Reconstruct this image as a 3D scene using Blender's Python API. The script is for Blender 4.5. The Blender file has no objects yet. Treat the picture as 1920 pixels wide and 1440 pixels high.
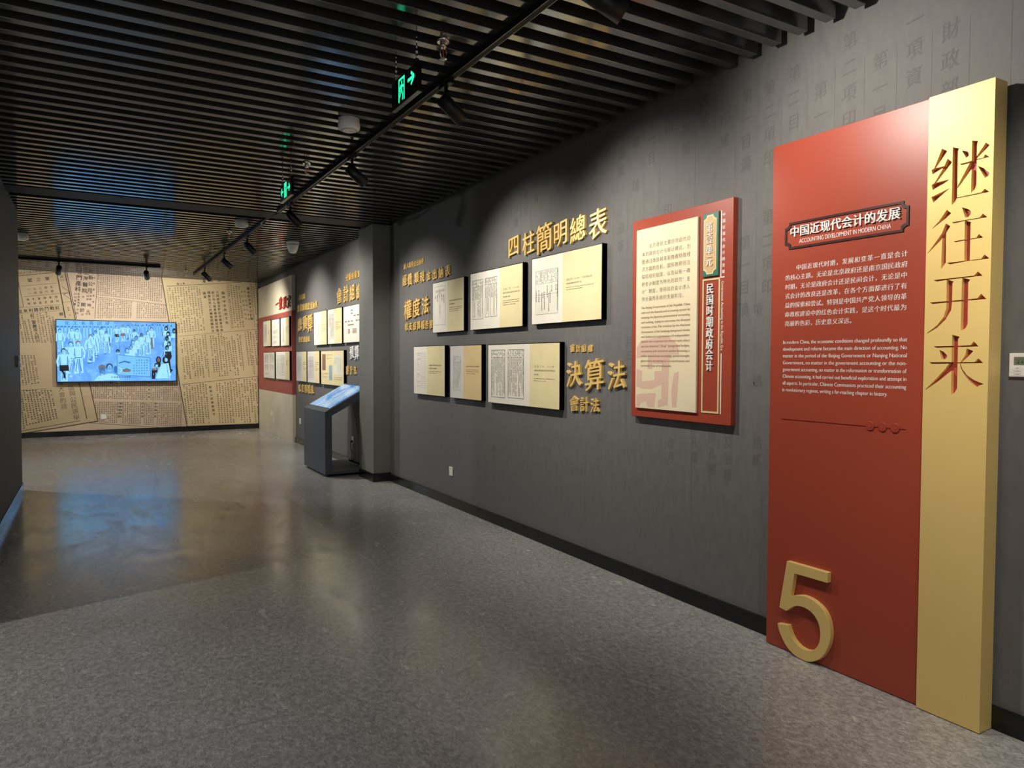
import bpy, bmesh, math, random
from mathutils import Vector, Matrix

# ------------------------------------------------------------------ camera, world, exposure
SC = bpy.context.scene
COL = SC.collection
F_PX = 1342.2                       # focal length in pixels of the 1920 x 1440 frame
EYE = Vector((0.0, 0.0, 1.5))
PAN, PITCH, ROLL = 0.5293, -0.0328, 0.00338
FWD = Vector((math.sin(PAN) * math.cos(PITCH), math.cos(PAN) * math.cos(PITCH), math.sin(PITCH)))
_r = Vector((math.cos(PAN), -math.sin(PAN), 0.0))
_u = _r.cross(FWD)
RGT = _r * math.cos(ROLL) + _u * math.sin(ROLL)
UPV = _u * math.cos(ROLL) - _r * math.sin(ROLL)
cam_data = bpy.data.cameras.new('camera')
cam = bpy.data.objects.new('camera', cam_data)
COL.objects.link(cam)
cam_data.sensor_width = 36.0
cam_data.lens = 36.0 * F_PX / 1920.0
cam_data.clip_start = 0.05
cam_data.clip_end = 100.0
cm = Matrix((RGT, UPV, -FWD)).transposed().to_4x4()
cm.translation = EYE
cam.matrix_world = cm
SC.camera = cam

world = bpy.data.worlds.new('world')
SC.world = world
world.use_nodes = True
world.node_tree.nodes['Background'].inputs[0].default_value = (0.5, 0.55, 0.62, 1)
world.node_tree.nodes['Background'].inputs[1].default_value = 0.02

SC.view_settings.view_transform = 'Standard'
SC.view_settings.look = 'None'
SC.view_settings.gamma = 1.0
SC.view_settings.use_curve_mapping = False
SC.view_settings.exposure = 0.0
SC.cycles.use_denoising = True
SC.cycles.max_bounces = 6
SC.cycles.diffuse_bounces = 4
SC.cycles.glossy_bounces = 3
SC.cycles.sample_clamp_indirect = 4.0

SPOT_W = 150.0                      # watts of one wall-washing track head
WARM = (1.0, 0.93, 0.825)
COOL = (0.92, 0.96, 1.0)

WX = 3.18                           # plane of the long right wall
FY = 16.3                           # plane of the far wall
CZ = 3.16                           # underside of the ceiling slats

# ------------------------------------------------------------------ measuring helpers
def ray(px, py):
    return FWD + RGT * ((px - 960.0) / F_PX) - UPV * ((py - 720.0) / F_PX)

def wp(px, py, X=WX):
    """photo pixel -> (Y, Z) on the plane x = X"""
    v = ray(px, py); t = X / v.x
    return v.y * t, EYE.z + v.z * t

def fp(px, py, Y=FY):
    """photo pixel -> (X, Z) on the plane y = Y"""
    v = ray(px, py); t = Y / v.y
    return v.x * t, EYE.z + v.z * t

# ------------------------------------------------------------------ materials
def mat(name, col, rough=0.5, metal=0.0, spec=0.5, emit=None, estr=0.0, coat=0.0):
    m = bpy.data.materials.new(name); m.use_nodes = True
    b = m.node_tree.nodes['Principled BSDF']
    b.inputs['Base Color'].default_value = (*col, 1)
    b.inputs['Roughness'].default_value = rough
    b.inputs['Metallic'].default_value = metal
    b.inputs['Specular IOR Level'].default_value = spec
    b.inputs['Coat Weight'].default_value = coat
    if emit:
        b.inputs['Emission Color'].default_value = (*emit, 1)
        b.inputs['Emission Strength'].default_value = estr
    return m

def noisy(name, c1, c2, scale, rough=(0.5, 0.6), detail=6.0, bump=0.0, stretch=(1, 1, 1), lo=0.35, hi=0.65, spec=0.5,
          metal=0.0, bscale=None):
    """a material whose base colour and gloss wander between two values with a noise texture"""
    m = mat(name, c1, rough[0], metal, spec)
    nt = m.node_tree; b = nt.nodes['Principled BSDF']
    tc = nt.nodes.new('ShaderNodeTexCoord'); mp = nt.nodes.new('ShaderNodeMapping')
    mp.inputs['Scale'].default_value = stretch
    no = nt.nodes.new('ShaderNodeTexNoise')
    no.inputs['Scale'].default_value = scale; no.inputs['Detail'].default_value = detail
    cr = nt.nodes.new('ShaderNodeValToRGB')
    cr.color_ramp.elements[0].position = lo; cr.color_ramp.elements[1].position = hi
    cr.color_ramp.elements[0].color = (*c1, 1); cr.color_ramp.elements[1].color = (*c2, 1)
    mr = nt.nodes.new('ShaderNodeMapRange')
    mr.inputs[1].default_value = lo; mr.inputs[2].default_value = hi
    mr.inputs[3].default_value = rough[0]; mr.inputs[4].default_value = rough[1]
    L = nt.links.new
    L(tc.outputs['Object'], mp.inputs[0]); L(mp.outputs[0], no.inputs['Vector'])
    L(no.outputs['Fac'], cr.inputs[0]); L(cr.outputs[0], b.inputs['Base Color'])
    L(no.outputs['Fac'], mr.inputs[0]); L(mr.outputs[0], b.inputs['Roughness'])
    if bump:
        nb = no
        if bscale:
            nb = nt.nodes.new('ShaderNodeTexNoise'); nb.inputs['Scale'].default_value = bscale
            nb.inputs['Detail'].default_value = 3.0
            L(mp.outputs[0], nb.inputs['Vector'])
        bp = nt.nodes.new('ShaderNodeBump'); bp.inputs['Strength'].default_value = bump
        bp.inputs['Distance'].default_value = 0.002
        L(nb.outputs['Fac'], bp.inputs['Height']); L(bp.outputs[0], b.inputs['Normal'])
    return m

def floor_material():
    m = mat('floor_vinyl', (0.17, 0.165, 0.155), 0.4)
    nt = m.node_tree; b = nt.nodes['Principled BSDF']; L = nt.links.new
    tc = nt.nodes.new('ShaderNodeTexCoord')
    def noise(scale, detail, sx=1, sy=1, rot=0.0, dist=0.0):
        mp = nt.nodes.new('ShaderNodeMapping'); mp.inputs['Scale'].default_value = (sx, sy, 1)
        mp.inputs['Rotation'].default_value = (0, 0, rot)
        n = nt.nodes.new('ShaderNodeTexNoise'); n.inputs['Scale'].default_value = scale
        n.inputs['Detail'].default_value = detail; n.inputs['Distortion'].default_value = dist
        L(tc.outputs['Object'], mp.inputs[0]); L(mp.outputs[0], n.inputs['Vector'])
        return n
    def ramp(n, lo, hi, c0, c1):
        r = nt.nodes.new('ShaderNodeValToRGB')
        r.color_ramp.elements[0].position = lo; r.color_ramp.elements[1].position = hi
        r.color_ramp.elements[0].color = (c0, c0, c0, 1); r.color_ramp.elements[1].color = (c1, c1, c1, 1)
        L(n.outputs['Fac'], r.inputs[0]); return r
    def mix(kind, a, c, fac=1.0):
        x = nt.nodes.new('ShaderNodeMix'); x.data_type = 'RGBA'; x.blend_type = kind
        x.inputs['Factor'].default_value = fac
        L(a, x.inputs['A']); L(c, x.inputs['B']); return x.outputs['Result']
    flake = noise(120, 4, 1.0, 0.5, 0.5, 1.2)
    flake2 = noise(38, 5, 1.0, 0.7, -0.3, 0.6)
    broad = noise(0.9, 4)
    base = nt.nodes.new('ShaderNodeRGB'); base.outputs[0].default_value = (0.355, 0.352, 0.343, 1)
    c = mix('MULTIPLY', base.outputs[0], ramp(flake, 0.36, 0.68, 0.74, 1.30).outputs[0])
    c = mix('MULTIPLY', c, ramp(flake2, 0.35, 0.65, 0.8, 1.2).outputs[0])
    c = mix('MULTIPLY', c, ramp(broad, 0.3, 0.7, 0.88, 1.1).outputs[0])
    mark = noise(5.5, 9, 1.0, 0.45, 1.1, 3.5)
    c = mix('MULTIPLY', c, ramp(mark, 0.655, 0.70, 1.0, 1.32).outputs[0])
    L(c, b.inputs['Base Color'])
    scuff = noise(2.2, 7, 1.0, 0.5, 0.9, 2.2)
    fine = noise(9.0, 6, 1.0, 0.25, 0.6, 1.5)
    r1 = ramp(scuff, 0.36, 0.64, 0.16, 0.25)
    r2 = ramp(fine, 0.35, 0.7, 0.86, 1.2)
    L(mix('MULTIPLY', r1.outputs[0], r2.outputs[0]), b.inputs['Roughness'])
    bp = nt.nodes.new('ShaderNodeBump'); bp.inputs['Strength'].default_value = 0.07
    bp.inputs['Distance'].default_value = 0.0015
    L(flake.outputs['Fac'], bp.inputs['Height']); L(bp.outputs[0], b.inputs['Normal'])
    b.inputs['Specular IOR Level'].default_value = 0.5
    return m

def screen_material(name, cols, scale, strength, stretch=(1, 1, 1), dist=1.0):
    m = bpy.data.materials.new(name); m.use_nodes = True
    nt = m.node_tree; L = nt.links.new
    b = nt.nodes['Principled BSDF']
    b.inputs['Base Color'].default_value = (0.01, 0.012, 0.015, 1); b.inputs['Roughness'].default_value = 0.15
    tc = nt.nodes.new('ShaderNodeTexCoord'); mp = nt.nodes.new('ShaderNodeMapping'); mp.inputs['Scale'].default_value = stretch
    no = nt.nodes.new('ShaderNodeTexNoise'); no.inputs['Scale'].default_value = scale; no.inputs['Detail'].default_value = 5
    no.inputs['Distortion'].default_value = dist
    cr = nt.nodes.new('ShaderNodeValToRGB')
    e = cr.color_ramp.elements
    e[0].position = cols[0][0]; e[0].color = (*cols[0][1], 1)
    e[1].position = cols[-1][0]; e[1].color = (*cols[-1][1], 1)
    for p, c in cols[1:-1]:
        x = e.new(p); x.color = (*c, 1)
    L(tc.outputs['Object'], mp.inputs[0]); L(mp.outputs[0], no.inputs['Vector']); L(no.outputs['Fac'], cr.inputs[0])
    L(cr.outputs[0], b.inputs['Emission Color']); b.inputs['Emission Strength'].default_value = strength
    return m

M = {}
M['floor'] = floor_material()
M['wall'] = noisy('wallpaper_charcoal', (0.136, 0.133, 0.131), (0.157, 0.152, 0.148), 28, (0.62, 0.72), 7, 0.25, (1, 1, 0.35), spec=0.3, bscale=240)
M['wall_print'] = mat('wallpaper_faded_ink', (0.120, 0.117, 0.114), 0.7, spec=0.25)
M['wall_left'] = noisy('wall_left_paint', (0.082, 0.095, 0.116), (0.09, 0.104, 0.126), 6, (0.56, 0.62), 4, 0.1, (1, 1, 0.3), spec=.25, bscale=200)
M['pillar'] = noisy('pillar_paint', (0.18, 0.183, 0.162), (0.195, 0.198, 0.176), 5, (0.5, 0.58), 5, 0.12, bscale=300)
M['black_void'] = mat('ceiling_void_black', (0.006, 0.006, 0.007), 0.9, spec=0.1)
M['slat'] = noisy('ceiling_slat_black', (0.045, 0.045, 0.045), (0.050, 0.050, 0.050), 3, (0.11, 0.14), 3, spec=0.5)
M['slat'].node_tree.nodes['Principled BSDF'].inputs['IOR'].default_value = 2.3
M['beam'] = mat('beam_black', (0.012, 0.012, 0.014), 0.6, spec=0.3)
M['wall_bounce'] = mat('bounce_wall_pale', (0.55, 0.54, 0.52), 0.7, spec=0.3)  # unseen walls, made pale to bounce fill light into the room
M['skirting'] = mat('skirting_black_gloss', (0.007, 0.007, 0.007), 0.12, spec=0.5)
M['red'] = mat('lacquer_red', (0.345, 0.058, 0.031), 0.38, spec=0.4)
M['red_dull'] = mat('painted_red_band', (0.36, 0.075, 0.06), 0.5)
M['red_deep'] = mat('recess_red', (0.42, 0.06, 0.04), 0.5)
M['gold'] = noisy('gold_paint', (0.80, 0.57, 0.20), (0.83, 0.595, 0.215), 5, (0.46, 0.5), 5, metal=0.2, lo=.2, hi=.8)
M['gold_letter'] = noisy('gold_letter', (0.86, 0.60, 0.20), (0.90, 0.64, 0.23), 12, (0.3, 0.36), 3, metal=0.2)
M['brown_groove'] = mat('dark_brown_border', (0.045, 0.012, 0.01), 0.4)
M['white'] = mat('white_lettering', (0.85, 0.83, 0.79), 0.5)
M['cream'] = noisy('cream_board', (0.80, 0.69, 0.46), (0.83, 0.72, 0.5), 6, (0.5, 0.6), 5)
M['ink'] = mat('dark_ink', (0.035, 0.03, 0.026), 0.7, spec=0.2)
M['ink_grey'] = mat('grey_ink', (0.18, 0.155, 0.13), 0.7, spec=0.2)
M['ink_brown'] = mat('brown_ink', (0.27, 0.19, 0.12), 0.7, spec=0.2)
M['ink_pale'] = mat('pale_ink', (0.45, 0.42, 0.37), 0.7, spec=0.2)
M['ink_red'] = mat('red_ink', (0.36, 0.10, 0.07), 0.7, spec=0.2)
M['ink_blue'] = mat('pale_blue_print', (0.38, 0.52, 0.55), 0.7, spec=0.2)
M['ink_green'] = mat('pale_green_print', (0.48, 0.55, 0.36), 0.7, spec=0.2)
M['seal_pink'] = mat('pale_pink_seal', (0.72, 0.49, 0.38), 0.6)
M['paper'] = noisy('paper_ivory', (0.80, 0.77, 0.66), (0.84, 0.81, 0.70), 9, (0.55, 0.65), 4)
M['paper_grey'] = noisy('paper_grey_ivory', (0.70, 0.67, 0.62), (0.74, 0.71, 0.66), 9, (0.55, 0.65), 4)
M['tan'] = noisy('paper_tan', (0.76, 0.66, 0.36), (0.80, 0.70, 0.41), 9, (0.55, 0.65), 5)
M['orange_tan'] = noisy('paper_orange_tan', (0.74, 0.56, 0.28), (0.77, 0.59, 0.31), 9, (0.55, 0.65), 5)
M['frame'] = mat('frame_dark', (0.012, 0.011, 0.014), 0.35)
M['green_plaque'] = mat('plaque_green', (0.035, 0.16, 0.115), 0.4)
M['plaque_gold'] = mat('plaque_pale_gold', (0.72, 0.60, 0.30), 0.4)
M['plaque_tan'] = mat('plaque_tan', (0.62, 0.40, 0.20), 0.45)
M['panel_cream'] = noisy('panel_cream', (0.62, 0.56, 0.41), (0.70, 0.64, 0.49), 2.2, (0.5, 0.6), 6)
M['news_a'] = noisy('newsprint_tan', (0.52, 0.41, 0.25), (0.58, 0.46, 0.29), 3, (0.6, 0.7), 6)
M['news_b'] = noisy('newsprint_rose', (0.60, 0.47, 0.34), (0.66, 0.52, 0.39), 3, (0.6, 0.7), 6)
M['news_c'] = noisy('newsprint_yellow', (0.66, 0.53, 0.30), (0.72, 0.58, 0.35), 3, (0.6, 0.7), 6)
M['news_edge'] = mat('newsprint_dark_edge', (0.10, 0.075, 0.05), 0.8, spec=0.2)
M['black_metal'] = mat('black_powder_coat', (0.008, 0.008, 0.008), 0.42)
M['rail'] = mat('black_anodised_rail', (0.007, 0.007, 0.007), 0.55, spec=.2)
M['rail_lip'] = mat('rail_bright_lip', (0.20, 0.20, 0.19), 0.22, metal=0.8)
M['lens'] = mat('lit_lens', (0.8, 0.8, 0.8), 0.4, emit=(1.0, 0.93, 0.82), estr=14.0)
M['white_plastic'] = mat('white_plastic', (0.86, 0.84, 0.79), 0.4)
M['grey_plastic'] = mat('grey_plastic', (0.36, 0.36, 0.34), 0.45)
M['dark_plastic'] = mat('dark_plastic', (0.02, 0.02, 0.02), 0.4)
M['lcd'] = mat('lcd_olive', (0.17, 0.19, 0.13), 0.25)
M['chrome'] = mat('chrome', (0.70, 0.66, 0.60), 0.15, metal=1.0)
M['bulb_red'] = mat('sprinkler_bulb', (0.5, 0.05, 0.03), 0.2)
M['sign_green'] = mat('exit_green_lit', (0.02, 0.2, 0.1), 0.4, emit=(0.02, 1.0, 0.42), estr=1.5)
M['sign_black'] = mat('exit_black_glass', (0.006, 0.006, 0.007), 0.15)
M['kiosk'] = noisy('kiosk_slate', (0.092, 0.102, 0.122), (0.098, 0.109, 0.130), 3, (0.5, 0.55), 3, spec=.35)
M['bezel'] = mat('screen_bezel', (0.01, 0.01, 0.012), 0.15)
M['kiosk_screen'] = screen_material('kiosk_screen', [(0.36, (0.06, 0.25, 0.72)), (0.47, (0.13, 0.42, 0.86)), (0.54, (0.45, 0.66, 0.86)), (0.66, (0.22, 0.50, 0.86))], 2.6, 0.75, (1.0, 1.4, .6), .7)
TV_E = 1.08
M['tv_bg'] = screen_material('tv_picture_ground', [(0.30, (0.085, 0.29, 0.82)), (0.46, (0.115, 0.37, 0.92)), (0.58, (0.17, 0.48, 1.0)), (0.72, (0.14, 0.38, 0.95))], 3.2, TV_E, (1, 1.3, 1), 0.8)
def emit_mat(name, col, s=TV_E):
    return mat(name, (0.01, 0.01, 0.012), 0.2, emit=col, estr=s)
M['tv_pale'] = emit_mat('tv_picture_pale', (0.34, 0.76, 1.0))
M['tv_lit'] = emit_mat('tv_picture_light', (0.17, 0.53, 0.98))
M['tv_mid'] = emit_mat('tv_picture_mid', (0.03, 0.15, 0.46))
M['tv_dark'] = emit_mat('tv_picture_dark', (0.012, 0.045, 0.10))
M['tv_black'] = emit_mat('tv_picture_black', (0.006, 0.009, 0.014))
M['tv_brown'] = emit_mat('tv_picture_brown', (0.17, 0.15, 0.15))

# ------------------------------------------------------------------ mesh builder
class MB:
    def __init__(s):
        s.v = []; s.f = []; s.smooth = []
    def add(s, vs, fs, smooth=False):
        o = len(s.v)
        s.v.extend([tuple(p) for p in vs])
        for f in fs:
            s.f.append(tuple(i + o for i in f)); s.smooth.append(smooth)
    def box(s, x0, x1, y0, y1, z0, z1):
        if x0 > x1: x0, x1 = x1, x0
        if y0 > y1: y0, y1 = y1, y0
        if z0 > z1: z0, z1 = z1, z0
        s.add([(x0, y0, z0), (x1, y0, z0), (x1, y1, z0), (x0, y1, z0), (x0, y0, z1), (x1, y0, z1), (x1, y1, z1), (x0, y1, z1)],
              [(0, 3, 2, 1), (4, 5, 6, 7), (0, 1, 5, 4), (1, 2, 6, 5), (2, 3, 7, 6), (3, 0, 4, 7)])
    def quad(s, x0, x1, y0, y1, z=0.0):
        if x0 > x1: x0, x1 = x1, x0
        if y0 > y1: y0, y1 = y1, y0
        s.add([(x0, y0, z), (x1, y0, z), (x1, y1, z), (x0, y1, z)], [(0, 1, 2, 3)])
    def line(s, x0, y0, x1, y1, w, z=0.0):
        dx, dy = x1 - x0, y1 - y0
        l = math.hypot(dx, dy) or 1e-9
        nx, ny = -dy / l * w / 2, dx / l * w / 2
        s.add([(x0 - nx, y0 - ny, z), (x1 - nx, y1 - ny, z), (x1 + nx, y1 + ny, z), (x0 + nx, y0 + ny, z)], [(0, 1, 2, 3)])
    def prism(s, pts, z0, z1, top=True):
        """closed outline in xy, lifted from z0 to z1"""
        a = sum(pts[i][0] * pts[(i + 1) % len(pts)][1] - pts[(i + 1) % len(pts)][0] * pts[i][1] for i in range(len(pts)))
        if a < 0: pts = pts[::-1]
        n = len(pts)
        vs = [(p[0], p[1], z0) for p in pts] + [(p[0], p[1], z1) for p in pts]
        fs = [tuple(range(n, 2 * n)), tuple(range(n - 1, -1, -1))]
        fs += [(i, (i + 1) % n, n + (i + 1) % n, n + i) for i in range(n)]
        s.add(vs, fs)
    def flat(s, pts, z=0.0):
        a = sum(pts[i][0] * pts[(i + 1) % len(pts)][1] - pts[(i + 1) % len(pts)][0] * pts[i][1] for i in range(len(pts)))
        if a < 0: pts = pts[::-1]
        s.add([(p[0], p[1], z) for p in pts], [tuple(range(len(pts)))])
    def ellipse(s, cx, cy, rx, ry, z=0.0, n=14, a0=0.0, a1=2 * math.pi):
        if abs(a1 - a0) < 6.28:
            pts = [(cx + rx * math.cos(a0 + (a1 - a0) * i / n), cy + ry * math.sin(a0 + (a1 - a0) * i / n)) for i in range(n + 1)]
        else:
            pts = [(cx + rx * math.cos(2 * math.pi * i / n), cy + ry * math.sin(2 * math.pi * i / n)) for i in range(n)]
        s.flat(pts, z)
    def lathe(s, prof, n=24, c=(0, 0, 0), axis=None):
        """prof: list of (radius, height) along +z, capped where the radius is not zero"""
        rot = Vector((0, 0, 1)).rotation_difference(Vector(axis)).to_matrix() if axis is not None else Matrix.Identity(3)
        cv = Vector(c); vs = []
        for r, h in prof:
            for i in range(n):
                a = 2 * math.pi * i / n
                vs.append(cv + rot @ Vector((r * math.cos(a), r * math.sin(a), h)))
        fs = []
        for k in range(len(prof) - 1):
            for i in range(n):
                j = (i + 1) % n
                fs.append((k * n + i, k * n + j, (k + 1) * n + j, (k + 1) * n + i))
        s.add(vs, fs, True)
        k = len(prof) - 1
        o = len(s.v) - len(vs)
        if prof[0][0] > 1e-5: s.f.append(tuple(o + i for i in range(n - 1, -1, -1))); s.smooth.append(False)
        if prof[-1][0] > 1e-5: s.f.append(tuple(o + k * n + i for i in range(n))); s.smooth.append(False)
    def tube(s, pts, r, n=8):
        pts = [Vector(p) for p in pts]; vs = []
        ref = Vector((0, 0, 1))
        for i, p in enumerate(pts):
            t = (pts[min(i + 1, len(pts) - 1)] - pts[max(i - 1, 0)]).normalized()
            a = t.cross(ref if abs(t.z) < 0.9 else Vector((1, 0, 0))).normalized(); b = t.cross(a)
            for k in range(n):
                q = 2 * math.pi * k / n
                vs.append(p + a * (r * math.cos(q)) + b * (r * math.sin(q)))
        fs = []
        for i in range(len(pts) - 1):
            for k in range(n):
                j = (k + 1) % n
                fs.append((i * n + k, (i + 1) * n + k, (i + 1) * n + j, i * n + j))
        fs.append(tuple(range(n))); fs.append(tuple((len(pts) - 1) * n + k for k in range(n - 1, -1, -1)))
        s.add(vs, fs, True)
    def build(s, name, m, parent=None, bevel=0.0, label=None):
        me = bpy.data.meshes.new(name)
        me.from_pydata(s.v, [], s.f)
        me.polygons.foreach_set('use_smooth', s.smooth)
        me.materials.append(m)
        me.update()
        o = bpy.data.objects.new(name, me)
        COL.objects.link(o)
        if parent: o.parent = parent
        if bevel:
            bv = o.modifiers.new('bevel', 'BEVEL'); bv.width = bevel; bv.segments = 2; bv.limit_method = 'ANGLE'
        if label: o['label'] = label
        return o

def tag(o, label, cat, group=None):
    o['label'] = label; o['category'] = cat
    if group: o['group'] = group
    return o
def struct(o, label=None):
    o['kind'] = 'structure'
    if label: o['label'] = label
    return o
def empty(name, loc, rot=None):
    o = bpy.data.objects.new(name, None); o.empty_display_size = 0.1
    COL.objects.link(o)
    if rot is not None:
        m = rot.to_4x4(); m.translation = Vector(loc); o.matrix_world = m
    else:
        o.location = loc
    return o
R_RIGHT = Matrix(((0, 0, -1), (-1, 0, 0), (0, 1, 0)))      # local x = along -Y, local y = up, local z = into the room
R_FAR = Matrix(((1, 0, 0), (0, 0, -1), (0, 1, 0)))         # the same for the far wall
R_LEFT = Matrix(((0, 0, 1), (1, 0, 0), (0, 1, 0)))
R_LEFT = Matrix(((0, 0, 1), (1, 0, 0), (0, 1, 0)))

# ------------------------------------------------------------------ lettering
_G = {}
def _outline(text):
    cu = bpy.data.curves.new('t', 'FONT'); cu.body = text
    o = bpy.data.objects.new('t', cu); COL.objects.link(o)
    bpy.context.view_layer.update()
    dg = bpy.context.evaluated_depsgraph_get()
    c = o.evaluated_get(dg).to_curve(dg)
    polys = []
    for sp in c.splines:
        pts = []; bp = sp.bezier_points; n = len(bp)
        for i in range(n):
            a, b = bp[i], bp[(i + 1) % n]
            p0, p1, p2, p3 = a.co.xy, a.handle_right.xy, b.handle_left.xy, b.co.xy
            straight = abs((p3 - p0).cross(p1 - p0)) < 1e-6 and abs((p3 - p0).cross(p2 - p0)) < 1e-6
            steps = 1 if straight else 4
            for k in range(steps):
                t = k / steps; q = 1 - t
                pts.append(p0 * q ** 3 + p1 * (3 * q * q * t) + p2 * (3 * q * t * t) + p3 * t ** 3)
        cl = [p for i, p in enumerate(pts) if (p - pts[i - 1]).length > 1e-5]
        if len(cl) > 2: polys.append(cl)
    o.evaluated_get(dg).to_curve_clear()
    bpy.data.objects.remove(o); bpy.data.curves.remove(cu)
    return polys
def _offset(polys, dx, dy):
    if not polys or (dx == 0 and dy == 0): return polys
    area = lambda p: sum(p[i].x * p[(i + 1) % len(p)].y - p[(i + 1) % len(p)].x * p[i].y for i in range(len(p)))
    big = max(polys, key=lambda p: abs(area(p)))
    sg = 1.0 if area(big) > 0 else -1.0
    out = []
    for p in polys:
        n = len(p); q = []
        for i in range(n):
            t0 = (p[i] - p[i - 1]).normalized(); t1 = (p[(i + 1) % n] - p[i]).normalized()
            n0 = Vector((t0.y, -t0.x)) * sg; n1 = Vector((t1.y, -t1.x)) * sg
            m = n0 + n1
            m = m / max(m.length_squared / 2.0, 0.7)
            q.append(Vector((p[i].x + m.x * dx, p[i].y + m.y * dy)))
        out.append(q)
    return out
STY = {'plain': (0, 0, 0), 'song': (0.010, -0.014, 0), 'bold': (0.004, 0.0, 0), 'brush': (0.002, 0.0, 0.12), 'heavy': (0.003, 0.004, 0), 'kai': (0.006, -0.010, 0.07), 'thin': (-0.008, -0.012, 0), 'latin': (0.006, -0.010, 0)}
def glyph(text, style='plain', depth=0.0):
    """vertices and faces of a filled glyph (or a whole latin line), one em = 1; depth is in em"""
    key = (text, style, round(depth, 3))
    if key in _G: return _G[key]
    dx, dy, sh = STY[style]
    polys = _offset(_outline(text), dx, dy)
    cu = bpy.data.curves.new('g', 'CURVE'); cu.dimensions = '2D'; cu.fill_mode = 'BOTH'; cu.extrude = depth / 2.0
    for p in polys:
        sp = cu.splines.new('POLY'); sp.points.add(len(p) - 1)
        for i, q in enumerate(p):
            sp.points[i].co = (q.x, q.y + sh * (q.x - 0.5), 0, 1)
        sp.use_cyclic_u = True
    o = bpy.data.objects.new('g', cu); COL.objects.link(o)
    bpy.context.view_layer.update()
    dg = bpy.context.evaluated_depsgraph_get()
    me = o.evaluated_get(dg).to_mesh()
    r = ([tuple(v.co) for v in me.vertices], [tuple(f.vertices) for f in me.polygons])
    if depth == 0:                                          # make sure flat print faces +z
        fs = []
        for f in r[1]:
            a = 0.0
            for i in range(len(f)):
                p, q = r[0][f[i]], r[0][f[(i + 1) % len(f)]]
                a += p[0] * q[1] - q[0] * p[1]
            fs.append(f if a > 0 else f[::-1])
        r = (r[0], fs)
    o.evaluated_get(dg).to_mesh_clear()
    bpy.data.objects.remove(o); bpy.data.curves.remove(cu)
    _G[key] = r
    return r
def put(mb, ch, cx, cy, size, z=0.0, style='plain', depth=0.0, rot=0.0, sx=1.0):
    """one character centred on (cx, cy)"""
    if ch in ' \u3000': return
    vs, fs = glyph(ch, style, depth / size if depth else 0.0)
    c, s = math.cos(rot), math.sin(rot)
    for k, (ex, ey) in enumerate(STRIKE.get(style, ((0, 0),))):     # heavy styles are struck twice, a hair apart
        o = []
        for x, y, w in vs:
            x = (x - 0.5 + ex) * size * sx; y = (y - 0.37 + ey) * size
            o.append((cx + x * c - y * s, cy + x * s + y * c, z + w * size + (depth / 2 if depth else 0) + k * .00015))
        mb.add(o, fs)
STRIKE = {'bold': ((-.016, 0), (.016, 0)), 'brush': ((-.010, -.004), (.010, .004)), 'heavy': ((-.018, -.007), (.018, .007))}
def hrow(mb, text, x0, x1, y, size, z=0.0, style='plain', depth=0.0, sx=1.0):
    """characters spread from x0 to x1 (cell edges), centred on height y"""
    ad = [0.55 if ord(c) < 128 else 1.0 for c in text]; p = (x1 - x0) / sum(ad); x = x0
    for a, ch in zip(ad, text):
        put(mb, ch, x + p * (a / 2 + (.22 if a < 1 else 0)), y, size, z, style, depth, sx=sx); x += p * a
def vcol(mb, text, x, y0, y1, size, z=0.0, style='plain', depth=0.0, sx=1.0, rot=0.0, dx=0.0):
    n = len(text); p = (y1 - y0) / n
    for i, ch in enumerate(text): put(mb, ch, x + dx * (i + 0.5) / n, y0 + p * (i + 0.5), size, z, style, depth, rot, sx)
def latin(mb, text, x0, x1, y, size, z=0.0, style='latin', rot=0.0):
    """a latin line fitted between x0 and x1 on baseline y (rot turns it about its start)"""
    vs, fs = glyph(text, style)
    a = min(v[0] for v in vs); b = max(v[0] for v in vs)
    k = (x1 - x0) / (b - a) if x1 is not None else size
    c, s = math.cos(rot), math.sin(rot); o = []
    for vx, vy, _ in vs:
        x = (vx - a) * k; yy = vy * size
        o.append((x0 + x * c - yy * s, y + x * s + yy * c, z))
    mb.add(o, fs)
def scribble(mb, cx, cy, s, rng, z=0.0, tr=None):
    """an unreadable printed character: a few short strokes in a square of side s"""
    w = s * 0.12
    q = []
    l0 = cx - s * rng.uniform(.36, .46); r0 = cx + s * rng.uniform(.36, .46)
    split = cx + s * rng.uniform(-.2, .05)
    kind = rng.random()
    if kind < .55:                                            # two halves
        for k in range(rng.choice((2, 3))): q.append((l0, cy + s * (.32 - .3 * k + rng.uniform(-.06, .06)), split - s * .04, cy + s * (.34 - .3 * k)))
        q.append(((l0 + split) / 2, cy - s * .44, (l0 + split) / 2, cy + s * .44))
        for k in range(rng.choice((3, 4))): q.append((split + s * .06, cy + s * (.38 - .24 * k), r0, cy + s * (.40 - .24 * k)))
        q.append((r0 - s * .1, cy - s * .42, r0 - s * .1, cy + s * .36))
        if rng.random() < .5: q.append((split + s * .12, cy - s * .36, split + s * .12, cy + s * .3))
    elif kind < .85:                                          # stacked
        for k in range(rng.choice((3, 4, 4))): q.append((l0 + s * rng.uniform(0, .14), cy + s * (.40 - .25 * k), r0 - s * rng.uniform(0, .14), cy + s * (.42 - .25 * k)))
        q.append((cx, cy - s * .44, cx, cy + s * .46))
        if rng.random() < .6: q += [(l0 + s * .12, cy - s * .4, l0 + s * .12, cy + s * .1), (r0 - s * .12, cy - s * .4, r0 - s * .12, cy + s * .1)]
    else:                                                     # open strokes
        q += [(l0, cy + s * .2, r0, cy + s * .22), (cx, cy + s * .46, l0 + s * .04, cy - s * .42), (cx, cy + s * .2, r0, cy - s * .42)]
    for a, b, c, d in q:
        if tr: (a, b), (c, d) = tr(a, b), tr(c, d)
        mb.line(a, b, c, d, w, z)
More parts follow.
